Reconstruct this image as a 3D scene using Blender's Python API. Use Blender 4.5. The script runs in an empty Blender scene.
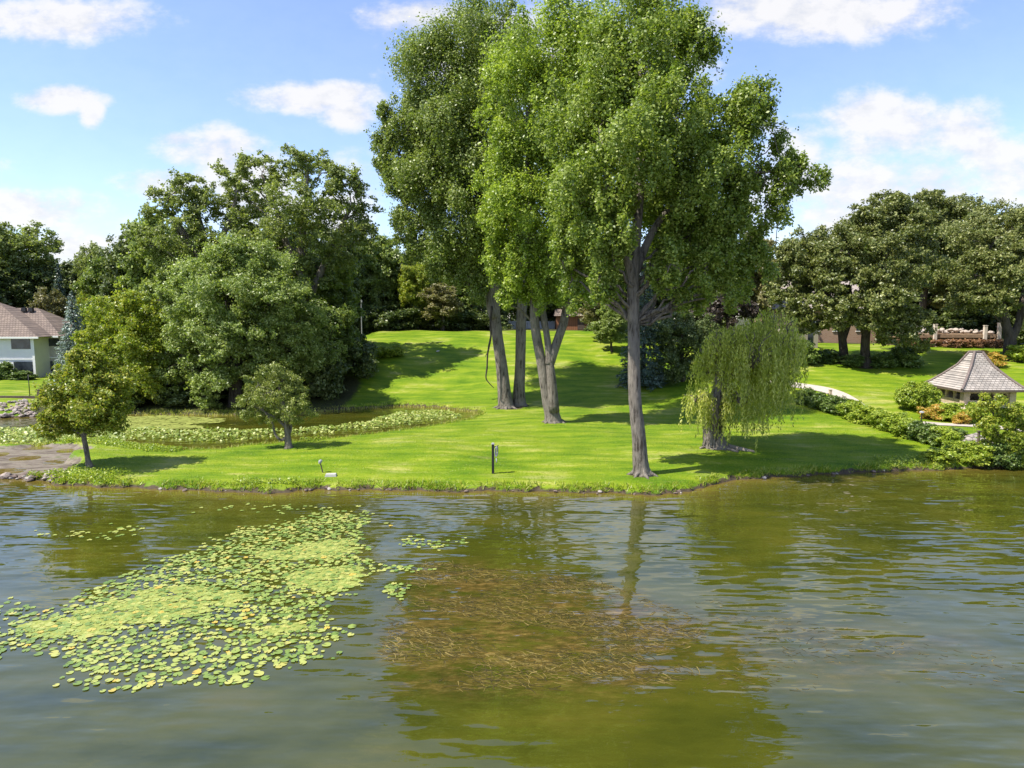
import bpy, math, random
import numpy as np
from mathutils import Vector

R = math.radians
rng = np.random.default_rng(7)
random.seed(7)
SC = bpy.context.scene
COL = SC.collection

# ------------------------------------------------------------------ camera, sky, sun, exposure
CH = 9.0; FPX = 692.0; PITCH = math.atan((384 - 310) / FPX)
cam_d = bpy.data.cameras.new('camera'); cam = bpy.data.objects.new('camera', cam_d); COL.objects.link(cam)
cam.location = (0, 0, CH); cam.rotation_euler = (math.pi / 2 - PITCH, 0, 0)
cam_d.sensor_width = 36; cam_d.lens = 36 * FPX / 1024; cam_d.clip_start = .1; cam_d.clip_end = 6000
SC.camera = cam
SUN_EL = R(55); SUN_AZ = R(-112)            # azimuth measured from +Y towards +X
sdir = Vector((math.sin(SUN_AZ) * math.cos(SUN_EL), math.cos(SUN_AZ) * math.cos(SUN_EL), math.sin(SUN_EL)))
sl = bpy.data.lights.new('sun', 'SUN'); sl.energy = 5.0; sl.angle = R(.5); sl.color = (1, .95, .86)
so = bpy.data.objects.new('sun', sl); COL.objects.link(so); so.location = (-40, 0, 60)
so.rotation_euler = (-sdir).to_track_quat('-Z', 'Y').to_euler()
SC.view_settings.view_transform = 'Standard'; SC.view_settings.look = 'None'
SC.view_settings.exposure = .85; SC.view_settings.gamma = 1
SC.view_settings.use_curve_mapping = False
SC.render.resolution_x = 1024; SC.render.resolution_y = 768
SC.cycles.max_bounces = 6; SC.cycles.diffuse_bounces = 3; SC.cycles.glossy_bounces = 3; SC.cycles.transmission_bounces = 4

cp, sp = math.cos(PITCH), math.sin(PITCH)
def ray(px, py):
    u = (px - 512) / FPX; v = (py - 384) / FPX
    return np.array([u, cp - v * sp, -sp - v * cp])
def P(px, py, D):
    d = ray(px, py); t = D / d[1]
    return np.array([d[0] * t, D, CH + d[2] * t])
def pz(px, py, z=0.):
    d = ray(px, py); t = (z - CH) / d[2]
    return np.array([d[0] * t, d[1] * t, z])

# ---- node helpers
class NT:
    def __init__(s, nt): s.nt = nt; s.n = nt.nodes; s.l = nt.links
    def new(s, t, **kw):
        n = s.n.new(t)
        for k, v in kw.items():
            if isinstance(v, bpy.types.NodeSocket): s.l.new(v, n.inputs[k.replace('_', ' ')])
            elif k in n.bl_rna.properties: setattr(n, k, v)
            else: n.inputs[k.replace('_', ' ')].default_value = v
        return n
    def math(s, op, a, b=None, c=None, clamp=False):
        n = s.n.new('ShaderNodeMath'); n.operation = op; n.use_clamp = clamp
        for i, x in enumerate((a, b, c)):
            if x is None: continue
            if isinstance(x, bpy.types.NodeSocket): s.l.new(x, n.inputs[i])
            else: n.inputs[i].default_value = x
        return n.outputs[0]
    def ramp(s, fac, stops):
        n = s.n.new('ShaderNodeValToRGB'); e = n.color_ramp.elements
        while len(e) > 1: e.remove(e[-1])
        e[0].position, e[0].color = stops[0][0], (*stops[0][1], 1)
        for p, c in stops[1:]:
            q = e.new(p); q.color = (*c, 1)
        s.l.new(fac, n.inputs[0]); return n.outputs[0]
    def mixc(s, fac, a, b, mode='MIX'):
        n = s.n.new('ShaderNodeMix'); n.data_type = 'RGBA'; n.blend_type = mode
        for i, x in ((0, fac), (6, a), (7, b)):
            if isinstance(x, bpy.types.NodeSocket): s.l.new(x, n.inputs[i])
            else: n.inputs[i].default_value = x if i == 0 else (*x, 1)
        return n.outputs[2]
    def noise(s, vec, scale, detail=4, rough=.55, out=0):
        n = s.n.new('ShaderNodeTexNoise'); n.inputs['Scale'].default_value = scale
        n.inputs['Detail'].default_value = detail; n.inputs['Roughness'].default_value = rough
        if vec is not None: s.l.new(vec, n.inputs['Vector'])
        return n.outputs[out]
    def mapping(s, vec, scale, rot=(0, 0, 0), loc=(0, 0, 0)):
        n = s.n.new('ShaderNodeMapping'); n.inputs['Scale'].default_value = scale
        n.inputs['Rotation'].default_value = rot; n.inputs['Location'].default_value = loc
        s.l.new(vec, n.inputs[0]); return n.outputs[0]

w = bpy.data.worlds.new('World'); SC.world = w; w.use_nodes = True
T = NT(w.node_tree); T.n.clear()
sky = T.n.new('ShaderNodeTexSky'); sky.sky_type = 'NISHITA'; sky.sun_disc = False
sky.sun_elevation = SUN_EL; sky.sun_rotation = SUN_AZ
sky.air_density = 1.0; sky.dust_density = .3; sky.ozone_density = 2.8
tc = T.n.new('ShaderNodeTexCoord'); sep = T.n.new('ShaderNodeSeparateXYZ'); T.l.new(tc.outputs['Generated'], sep.inputs[0])
yy = T.math('MAXIMUM', T.math('ABSOLUTE', sep.outputs[1]), .05)
U = T.math('DIVIDE', sep.outputs[0], yy); Vv = T.math('DIVIDE', sep.outputs[2], yy)
comb = T.n.new('ShaderNodeCombineXYZ'); T.l.new(U, comb.inputs[0]); T.l.new(Vv, comb.inputs[1])
cvec = comb.outputs[0]
warp = T.noise(T.mapping(cvec, (1, 1.7, 1)), 7, 6, .62)
warp2 = T.noise(T.mapping(cvec, (1, 1.7, 1), loc=(3, 1, 0)), 22, 5, .6)
blobs = [(215,150,48,20),(235,170,42,26),(165,186,40,15),(255,185,45,32),(180,140,22,7),
         (50,212,66,15),(20,205,50,14),(72,250,36,20),(120,235,30,14),(60,99,34,10),(92,112,10,12),
         (310,98,60,13),(348,112,22,15),(345,215,30,45),
         (900,132,66,30),(870,115,44,20),(950,130,46,26),(975,150,30,16),(930,180,110,28),(850,195,60,34),(1010,178,60,30),
         (790,180,40,50),(840,220,60,22),(1060,185,60,40),(770,125,16,12),
         (-60,180,60,30),(1150,150,90,50),(560,60,120,40),(60,20,80,18),(820,10,120,22),(420,20,60,14)]
field = None
for bx, by, rx, ry in blobs:
    d0 = ray(bx, by); u0, v0 = d0[0] / d0[1], d0[2] / d0[1]
    a = T.math('DIVIDE', T.math('SUBTRACT', U, u0), rx * 1.25 / FPX); b = T.math('DIVIDE', T.math('SUBTRACT', Vv, v0), ry * 1.25 / FPX)
    r2 = T.math('ADD', T.math('MULTIPLY', a, a), T.math('MULTIPLY', b, b))
    g = T.math('SUBTRACT', 1., r2)
    field = g if field is None else T.math('SMOOTH_MAX', field, g, .3)
gen = T.math('SUBTRACT', T.math('MULTIPLY', T.noise(tc.outputs['Generated'], 3.2, 6, .55), 4.2), 2.75)
gate = T.math('MULTIPLY', T.math('SUBTRACT', Vv, .42), 6, clamp=True)
gen2 = T.math('ADD', gen, T.math('MULTIPLY', T.math('SUBTRACT', gate, 1.), 3.))
field = T.math('MAXIMUM', T.math('MAXIMUM', field, -1.5), gen2)
f2 = T.math('ADD', field, T.math('ADD', T.math('MULTIPLY', T.math('SUBTRACT', warp, .5), 4.2), T.math('MULTIPLY', T.math('SUBTRACT', warp2, .5), 1.8)))
mr = T.n.new('ShaderNodeMapRange'); mr.interpolation_type = 'SMOOTHSTEP'
T.l.new(f2, mr.inputs[0]); mr.inputs[1].default_value = -.35; mr.inputs[2].default_value = 1.1
cmask = T.math('ADD', T.math('MULTIPLY', mr.outputs[0], .84), .08)
shade = T.ramp(T.math('ADD', T.math('MULTIPLY', warp2, .7), T.math('MULTIPLY', warp, .5)), [(.42, (.72, .75, .82)), (.66, (1, .985, .98))])
# thin veil of high haze low in the sky, then clouds
skc = T.mixc(1., sky.outputs[0], (.94, .92, 1.05), 'MULTIPLY')
bg1 = T.new('ShaderNodeBackground', Color=skc, Strength=.14)
bg2 = T.new('ShaderNodeBackground', Color=shade, Strength=.56)
mx = T.n.new('ShaderNodeMixShader'); T.l.new(cmask, mx.inputs[0]); T.l.new(bg1.outputs[0], mx.inputs[1]); T.l.new(bg2.outputs[0], mx.inputs[2])
ow = T.n.new('ShaderNodeOutputWorld'); T.l.new(mx.outputs[0], ow.inputs[0])

# ------------------------------------------------------------------ materials
MATS = {}
def mat(name, fn):
    if name not in MATS:
        m = bpy.data.materials.new(name); m.use_nodes = True; t = NT(m.node_tree); t.n.clear()
        out = t.n.new('ShaderNodeOutputMaterial'); s = fn(t); t.l.new(s, out.inputs[0]); MATS[name] = m
    return MATS[name]
def objco(t): return t.n.new('ShaderNodeTexCoord').outputs['Object']
def prin(t, col, rough=.8, spec=.3, bump=None, dist=.02, strength=1., **kw):
    p = t.n.new('ShaderNodeBsdfPrincipled')
    if isinstance(col, bpy.types.NodeSocket): t.l.new(col, p.inputs['Base Color'])
    else: p.inputs['Base Color'].default_value = (*col, 1)
    if isinstance(rough, bpy.types.NodeSocket): t.l.new(rough, p.inputs['Roughness'])
    else: p.inputs['Roughness'].default_value = rough
    p.inputs['Specular IOR Level'].default_value = spec
    for k, v in kw.items(): p.inputs[k].default_value = v
    if bump is not None:
        b = t.n.new('ShaderNodeBump'); b.inputs['Distance'].default_value = dist; b.inputs['Strength'].default_value = strength
        t.l.new(bump, b.inputs['Height']); t.l.new(b.outputs[0], p.inputs['Normal'])
    return p.outputs[0]
def plain(name, col, rough=.7, nscale=3., var=.25, spec=.3, bump=.01):
    def fn(t):
        n = t.noise(objco(t), nscale, 6, .65)
        c = t.ramp(n, [(.25, tuple(x * (1 - var) for x in col)), (.75, tuple(min(1, x * (1 + var)) for x in col))])
        return prin(t, c, rough, spec, n, bump)
    return mat(name, fn)
def leafmat(name, c1, c2, c3=None, trans=.32, hue=.0):
    c3 = c3 or c2
    c1, c2, c3 = [tuple(min(1, x * k) for x, k in zip(c, (1.68, 1.52, 1.4))) for c in (c1, c2, c3)]
    def fn(t):
        g = t.n.new('ShaderNodeNewGeometry').outputs['Random Per Island']
        oi = t.n.new('ShaderNodeObjectInfo').outputs['Random']
        n = t.noise(objco(t), .55, 3, .5)
        f = t.math('ADD', t.math('MULTIPLY', g, .62), t.math('ADD', t.math('MULTIPLY', n, .5), t.math('MULTIPLY', oi, hue)))
        c = t.ramp(f, [(.15, c1), (.5, c2), (.78, c3), (1., tuple(min(1, x * 1.5 + .03) for x in c3))])
        p = prin(t, c, .42, .42)
        tr = t.n.new('ShaderNodeBsdfTranslucent')
        t.l.new(t.mixc(1., c, (1.5, 1.6, .75), 'MULTIPLY'), tr.inputs[0])
        m = t.n.new('ShaderNodeMixShader'); m.inputs[0].default_value = trans
        t.l.new(p, m.inputs[1]); t.l.new(tr.outputs[0], m.inputs[2]); return m.outputs[0]
    return mat(name, fn)
def barkmat(name, col, dark, sc=1.):
    def fn(t):
        v = t.mapping(objco(t), (4.5 * sc, 4.5 * sc, .8 * sc))
        n = t.noise(v, 1.6, 8, .7); n2 = t.noise(objco(t), .9, 4, .6)
        f = t.math('ADD', t.math('MULTIPLY', n, .75), t.math('MULTIPLY', n2, .35))
        c = t.ramp(f, [(.44, dark), (.53, col), (.66, tuple(min(1, x * 1.35) for x in col))])
        return prin(t, c, .9, .15, n, .2)
    return mat(name, fn)

BARK = barkmat('bark_grey', (.19, .165, .135), (.06, .048, .038))
BARKD = barkmat('bark_dark', (.075, .062, .05), (.025, .02, .016))
BARKP = barkmat('bark_pale', (.30, .25, .20), (.09, .07, .05))
L_COT = leafmat('leaf_cottonwood', (.05, .085, .012), (.095, .15, .02), (.17, .22, .05), .36)
L_COT2 = leafmat('leaf_cottonwood_light', (.065, .11, .014), (.125, .19, .022), (.2, .26, .05), .4)
L_COT3 = leafmat('leaf_cottonwood_deep', (.045, .075, .014), (.085, .13, .022), (.15, .19, .06), .33)
L_MID = leafmat('leaf_mid', (.05, .085, .014), (.085, .135, .022), (.13, .17, .05), .32, .15)
L_ELM = leafmat('leaf_elm', (.055, .085, .022), (.10, .14, .033), (.165, .20, .075), .4)
L_YEL = leafmat('leaf_yellowgreen', (.075, .12, .012), (.125, .185, .018), (.2, .22, .03), .4)
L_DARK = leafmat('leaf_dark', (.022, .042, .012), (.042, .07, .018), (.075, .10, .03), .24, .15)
L_OAK = leafmat('leaf_oak', (.04, .06, .014), (.07, .095, .024), (.13, .15, .05), .26, .06)
L_OLIVE = leafmat('leaf_olive', (.055, .065, .022), (.09, .098, .035), (.15, .145, .07), .3)
L_SPR = leafmat('needle_blue', (.045, .08, .068), (.09, .135, .12), (.18, .24, .23), .1)
L_SPRD = leafmat('needle_blue_dark', (.016, .038, .026), (.03, .06, .042), (.08, .12, .10), .1)
L_PINE = leafmat('needle_pine', (.055, .085, .014), (.10, .14, .022), (.16, .19, .04), .15)
L_WIL = leafmat('leaf_willow', (.125, .165, .028), (.20, .242, .044), (.32, .345, .11), .5)
L_PURP = leafmat('leaf_purple', (.012, .012, .010), (.022, .018, .014), (.06, .05, .042), .2)
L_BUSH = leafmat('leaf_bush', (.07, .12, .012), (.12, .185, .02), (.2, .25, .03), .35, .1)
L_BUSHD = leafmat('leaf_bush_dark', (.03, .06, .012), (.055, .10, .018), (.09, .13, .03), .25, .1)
L_GOLD = leafmat('leaf_gold', (.14, .17, .02), (.22, .2, .03), (.35, .22, .06), .35)
L_RUST = leafmat('leaf_rust', (.05, .03, .02), (.12, .07, .04), (.26, .16, .09), .2)
L_GRASS = leafmat('blade_grass', (.05, .11, .004), (.09, .16, .006), (.19, .21, .03), .35)
L_REED = leafmat('blade_pale', (.13, .17, .03), (.2, .24, .05), (.3, .3, .1), .35)

# ------------------------------------------------------------------ object helpers
def tag(o, label=None, cat=None, group=None, kind=None):
    if label: o['label'] = label
    if cat: o['category'] = cat
    if group: o['group'] = group
    if kind: o['kind'] = kind
    return o
def empty(name, loc, rz=0, label=None, cat=None, group=None):
    o = bpy.data.objects.new(name, None); COL.objects.link(o); o.location = tuple(loc); o.rotation_euler = (0, 0, rz)
    o.empty_display_size = .3
    return tag(o, label, cat, group)
def mk(name, V, faces, m, parent=None, smooth=False, world=True):
    """V (N,3); faces: list of tuples or int array (M,k). With a parent, V is in world space unless world=False."""
    V = np.asarray(V, float)
    if parent is not None and world:
        V = V - np.array(parent.location)
        if abs(parent.rotation_euler.z) > 1e-9:
            a = -parent.rotation_euler.z; c, s = math.cos(a), math.sin(a)
            V = np.stack([V[:, 0] * c - V[:, 1] * s, V[:, 0] * s + V[:, 1] * c, V[:, 2]], 1)
    me = bpy.data.meshes.new(name)
    if isinstance(faces, np.ndarray):
        M, k = faces.shape
        me.vertices.add(len(V)); me.vertices.foreach_set('co', V.astype(np.float32).ravel())
        me.loops.add(M * k); me.loops.foreach_set('vertex_index', faces.astype(np.int32).ravel())
        me.polygons.add(M); me.polygons.foreach_set('loop_start', np.arange(0, M * k, k, dtype=np.int32))
        me.update(calc_edges=True)
    else:
        me.from_pydata(V.tolist(), [], faces); me.update()
    if smooth:
        me.polygons.foreach_set('use_smooth', np.ones(len(me.polygons), bool))
    me.materials.append(m)
    o = bpy.data.objects.new(name, me); COL.objects.link(o)
    if parent is not None: o.parent = parent
    return o
class MB:
    def __init__(s): s.v = []; s.f = []
    def box(s, c, size, rz=0., taper=1.):
        x, y, z = size[0] / 2, size[1] / 2, size[2] / 2; b = len(s.v); ca, sa = math.cos(rz), math.sin(rz)
        for dz, k in ((-z, 1.), (z, taper)):
            for dx, dy in ((-x, -y), (x, -y), (x, y), (-x, y)):
                dx2, dy2 = dx * k, dy * k
                s.v.append((c[0] + dx2 * ca - dy2 * sa, c[1] + dx2 * sa + dy2 * ca, c[2] + dz))
        s.f += [(b, b+3, b+2, b+1), (b+4, b+5, b+6, b+7)] + [(b+i, b+(i+1) % 4, b+4+(i+1) % 4, b+4+i) for i in range(4)]
        return s
    def tube(s, pts, rad, n=10, wob=0., flare=0.):
        pts = [np.array(p, float) for p in pts]; b = len(s.v); N = len(pts)
        ref = np.array([1., 0, 0])
        for i, p in enumerate(pts):
            t = pts[min(i + 1, N - 1)] - pts[max(i - 1, 0)]; t /= (np.linalg.norm(t) + 1e-9)
            a = np.cross(t, ref)
            if np.linalg.norm(a) < .2: a = np.cross(t, np.array([0, 1., 0]))
            a /= np.linalg.norm(a); c = np.cross(t, a)
            for k in range(n):
                th = 2 * math.pi * k / n
                r = rad[i] * (1 + wob * (math.sin(3 * th + i * .7) * .5 + random.uniform(-.5, .5)))
                if flare and i == 0: r *= 1 + flare * (.5 + .5 * math.sin(5 * th + 1))
                s.v.append(tuple(p + a * math.cos(th) * r + c * math.sin(th) * r))
        for i in range(N - 1):
            for k in range(n):
                s.f.append((b + i*n + k, b + i*n + (k+1) % n, b + (i+1)*n + (k+1) % n, b + (i+1)*n + k))
        s.f.append(tuple(b + k for k in range(n))[::-1]); s.f.append(tuple(b + (N-1)*n + k for k in range(n)))
        return s
    def poly(s, pts):
        b = len(s.v); s.v += [tuple(p) for p in pts]; s.f.append(tuple(range(b, b + len(pts)))); return s
    def build(s, name, m, parent=None, smooth=False, world=True): return mk(name, s.v, s.f, m, parent, smooth, world)
def children(o): return [c for c in bpy.data.objects if c.parent == o]
def copy_tree(o, ch=None):
    c = o.copy(); COL.objects.link(c)
    for k in (ch if ch is not None else children(o)):
        d = k.copy(); COL.objects.link(d); d.parent = c
    return c
def spline(pts, m=6):
    """Catmull-Rom through rows of values"""
    p = np.array(pts, float); p = np.vstack([2 * p[0] - p[1], p, 2 * p[-1] - p[-2]]); out = []
    for i in range(1, len(p) - 2):
        for k in range(m):
            t = k / m
            out.append(.5 * ((2*p[i]) + (-p[i-1]+p[i+1])*t + (2*p[i-1]-5*p[i]+4*p[i+1]-p[i+2])*t*t + (-p[i-1]+3*p[i]-3*p[i+1]+p[i+2])*t**3))
    out.append(p[-2]); return np.array(out)

# ------------------------------------------------------------------ terrain
def W(pts): return [tuple(pz(x, y)[:2]) for x, y in pts]
lake_sh = W([(0, 480), (40, 480), (58, 485), (100, 487), (140, 488), (180, 490), (222, 491), (265, 494), (300, 491), (322, 489), (350, 490),
             (400, 490), (440, 492), (500, 491), (560, 492), (610, 493), (650, 495), (682, 493), (706, 486), (745, 479), (800, 476), (850, 473), (900, 471), (940, 470),
             (980, 468), (1024, 467)])
lake = [(-400, 38), (-60, 36.5)] + lake_sh + [(45, 40), (70, 44), (400, 60), (400, -200), (-400, -200)]
pond_sh = W([(18, 447), (60, 444), (105, 443), (118, 445), (150, 450), (185, 453), (215, 452), (250, 448), (300, 444), (350, 439), (400, 433), (440, 427),
             (470, 421), (480, 417), (478, 412), (455, 409), (430, 407), (400, 406), (350, 409), (325, 411), (300, 413), (240, 415), (170, 415), (110, 414), (70, 414), (40, 416), (0, 418.5)])
pond = pond_sh + [(-60, 57), (-90, 60), (-90, 50), (-55, 48.5)]
mudp = W([(0, 481), (40, 481), (62, 479), (78, 470), (88, 456), (86, 450), (60, 446), (18, 448)]) + [(-50, 47), (-70, 44), (-70, 36)]
def sdf(poly, X, Y):
    """positive outside"""
    poly = np.array(poly); n = len(poly); best = np.full(X.shape, 1e18); ins = np.zeros(X.shape, bool)
    for i in range(n):
        ax, ay = poly[i]; bx, by = poly[(i + 1) % n]; ex, ey = bx - ax, by - ay
        t = np.clip(((X - ax) * ex + (Y - ay) * ey) / (ex * ex + ey * ey + 1e-12), 0, 1)
        best = np.minimum(best, (X - ax - t * ex) ** 2 + (Y - ay - t * ey) ** 2)
        c = (ay > Y) != (by > Y)
        with np.errstate(divide='ignore', invalid='ignore'):
            xi = ax + (Y - ay) * ex / (ey if abs(ey) > 1e-12 else 1e-12)
        ins ^= c & (X < xi)
    d = np.sqrt(best); return np.where(ins, -d, d)
def ss(x, a, b):
    t = np.clip((x - a) / (b - a), 0, 1); return t * t * (3 - 2 * t)
def wobble(X, Y):
    return .12 * np.sin(X * 2.1 + 1.3 * np.sin(Y * 1.7)) + .08 * np.sin(X * 5.3 + Y * 3.1) + .05 * np.sin(X * 11 + 2 * np.sin(Y * 7))
def fields(X, Y):
    wv = wobble(X, Y)
    dl = sdf(lake, X, Y) + wv; dp = sdf(pond, X, Y) + wv * .8; d = np.minimum(dl, dp)
    mud = sdf(mudp, X, Y) + wv + .35 * np.sin(X * .9 + Y * 1.7) + .3 * np.sin(X * 2.3 - Y * .8)
    return d, dl, dp, mud
def Hf(X, Y):
    X = np.asarray(X, float); Y = np.asarray(Y, float)
    d, dl, dp, mud = fields(X, Y)
    left = ss(X, -30, -17); right = ss(X, 12, 24)
    hc = 5.5 * ss(Y, 60, 92); hr = 3.75 * ss(Y, 50, 84); hl = .15 + .5 * ss(Y, 70, 100)
    hill = hl * (1 - left) + left * (hc * (1 - right) + hr * right)
    hill = hill - .012 * np.maximum(Y - 95, 0) * ss(Y, 95, 130)
    und = .10 * np.sin(X * .33 + .8) * np.sin(Y * .27) + .05 * np.sin(X * .9 + Y * .6)
    dd = np.maximum(d, 0)
    land = .26 * (1 - np.exp(-dd / .16)) + .42 * (1 - np.exp(-dd / 6)) + hill * ss(dd, 0, 12) + und * ss(dd, .5, 5)
    m = ss(-mud, -.3, .5)
    land = land * (1 - m) + (-.006 + .03 * (1 - np.exp(-dd / 1.5)) + (.035 * np.sin(X * .8 + Y * 2.2) + .03 * np.sin(X * 1.9 - Y * 1.1)) * ss(dd, 0, .6)) * m
    under = -.9 * (1 - np.exp(np.minimum(d, 0) / 1.2))
    return np.where(d > 0, land, under)
def H(x, y): return float(Hf(np.array([x]), np.array([y]))[0])
def gp(px, py):
    d = ray(px, py); t = 15.
    ts = np.arange(20, 200, .25); X = d[0] * ts; Y = d[1] * ts; Z = CH + d[2] * ts
    hh = np.maximum(Hf(X, Y), 0); k = np.argmax(Z < hh)
    if not (Z < hh).any(): k = len(ts) - 1
    t = ts[k]; a = (Z[k-1] - hh[k-1]); b = (hh[k] - Z[k]); t = ts[k-1] + .25 * a / (a + b + 1e-9)
    x, y = d[0] * t, d[1] * t
    return np.array([x, y, max(H(x, y), 0)])

xs = np.unique(np.concatenate([np.arange(-2500, -400, 300), np.arange(-400, -90, 12), np.arange(-90, -48, 1.), np.arange(-48, 48, .28), np.arange(48, 100, 1.), np.arange(100, 400, 12), np.arange(400, 2600, 300)]))
ys = np.unique(np.concatenate([np.arange(-1500, -100, 200), np.arange(-100, 20, 8), np.arange(20, 32, 1.), np.arange(32, 68, .28), np.arange(68, 100, .6), np.arange(100, 160, 4), np.arange(160, 400, 30), np.arange(400, 3000, 300)]))
GX, GY = np.meshgrid(xs, ys); Z = Hf(GX.ravel(), GY.ravel()).reshape(GX.shape)
nx, ny = len(xs), len(ys)
idx = np.arange(nx * ny).reshape(ny, nx)
F = np.stack([idx[:-1, :-1].ravel(), idx[:-1, 1:].ravel(), idx[1:, 1:].ravel(), idx[1:, :-1].ravel()], 1)
dF, dlF, dpF, mudF = [a for a in fields(GX.ravel(), GY.ravel())]

def ground_mat(t):
    co = t.n.new('ShaderNodeNewGeometry').outputs['Position']
    a1 = t.n.new('ShaderNodeAttribute'); a1.attribute_name = 'mask'
    sp_ = t.n.new('ShaderNodeSeparateColor'); t.l.new(a1.outputs['Color'], sp_.inputs[0])
    mud, bank, litter = sp_.outputs[0], sp_.outputs[1], sp_.outputs[2]
    sx = t.n.new('ShaderNodeSeparateXYZ'); t.l.new(co, sx.inputs[0]); sx_ = sx.outputs
    n1 = t.noise(co, .22, 5, .6); n2 = t.noise(t.mapping(co, (.28, 1.6, 1), rot=(0, 0, .1)), 1.3, 7, .75); n3 = t.noise(co, 14, 3, .7)
    f = t.math('ADD', t.math('MULTIPLY', n1, .55), t.math('ADD', t.math('MULTIPLY', n2, .5), t.math('MULTIPLY', n3, .2)))
    g = t.ramp(f, [(.45, (.05, .11, .003)), (.56, (.115, .19, .004)), (.66, (.19, .245, .010)), (.76, (.34, .32, .09))])
    wn = t.noise(co, 3.5, 5, .7)
    dirt = t.ramp(wn, [(.3, (.03, .022, .014)), (.7, (.10, .075, .045))])
    mudc = t.ramp(t.noise(t.mapping(co, (.5, 1.6, 1)), 1.2, 6, .65), [(.3, (.05, .04, .026)), (.45, (.13, .105, .08)), (.56, (.20, .17, .13)), (.66, (.09, .10, .04)), (.8, (.16, .15, .09))])
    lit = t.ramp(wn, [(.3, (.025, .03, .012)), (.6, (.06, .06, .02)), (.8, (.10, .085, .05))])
    st = t.math('SINE', t.math('ADD', t.math('MULTIPLY', t.math('ADD', t.math('MULTIPLY', sx_[1], 1.), t.math('MULTIPLY', sx_[0], .12)), 3.6), t.math('MULTIPLY', n1, 5)))
    g = t.mixc(t.math('ADD', .5, t.math('MULTIPLY', st, .5)), t.mixc(1., g, (.72, .82, .8), 'MULTIPLY'), g)
    worn = t.math('MULTIPLY', t.math('SUBTRACT', t.noise(t.mapping(co, (.5, 1, 1)), .8, 7, .75), .60), 6, clamp=True)
    g = t.mixc(t.math('MULTIPLY', worn, .6), g, (.33, .29, .10))
    def th(m, k=.35): 
        q = t.math('ADD', m, t.math('MULTIPLY', t.math('SUBTRACT', wn, .5), k * 2)); 
        return t.math('MULTIPLY', t.math('SUBTRACT', q, .35), 4, clamp=True)
    c = t.mixc(th(litter), g, lit); c = t.mixc(th(mud, .7), c, mudc); c = t.mixc(th(bank, .2), c, dirt)
    return prin(t, c, .75, .15, t.math('ADD', t.math('MULTIPLY', n3, .8), t.math('MULTIPLY', n2, .5)), .04, .6)
gm = mat('grass_ground', ground_mat)
ground = mk('ground', np.stack([GX.ravel(), GY.ravel(), Z.ravel()], 1), F, gm, smooth=True)
tag(ground, 'bright green mown lawn rising from the lake to the wooded hill', 'ground', kind='structure')
GXr, GYr = GX.ravel(), GY.ravel()
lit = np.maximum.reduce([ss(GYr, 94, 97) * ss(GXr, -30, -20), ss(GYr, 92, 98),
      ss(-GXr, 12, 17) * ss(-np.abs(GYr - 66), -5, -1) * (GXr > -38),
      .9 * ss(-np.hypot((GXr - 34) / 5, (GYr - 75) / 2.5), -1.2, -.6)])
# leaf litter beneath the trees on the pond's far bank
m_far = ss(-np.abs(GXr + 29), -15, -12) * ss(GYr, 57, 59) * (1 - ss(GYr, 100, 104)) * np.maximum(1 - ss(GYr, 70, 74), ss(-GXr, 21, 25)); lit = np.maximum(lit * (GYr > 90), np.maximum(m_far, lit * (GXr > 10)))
bank = (np.exp(-np.maximum(dF, 0) / .12)) * (dF > -5) * 1.0
bank = np.where(dF < .12, 1, bank)
bank = np.where(mudF < .3, 0, bank)
colr = np.stack([ss(-mudF, -.4, .4), bank, lit, np.ones_like(lit)], 1).astype(np.float32)
for bx_, by_, br_ in ((641, 474, 1.1), (553, 422, 1.3), (512, 408, 1.7), (716, 447, 1.5), (89, 467, .5), (288, 448, .6), (843, 362, 1.8), (865, 366, 2.), (1010, 360, 2.)):
    g_ = gp(bx_, by_); colr[:, 1] = np.maximum(colr[:, 1], .75 * (1 - ss(np.hypot(GXr - g_[0], GYr - g_[1]), br_ * .3, br_)))
ca = ground.data.color_attributes.new('mask', 'FLOAT_COLOR', 'POINT'); ca.data.foreach_set('color', colr.ravel())

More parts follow.
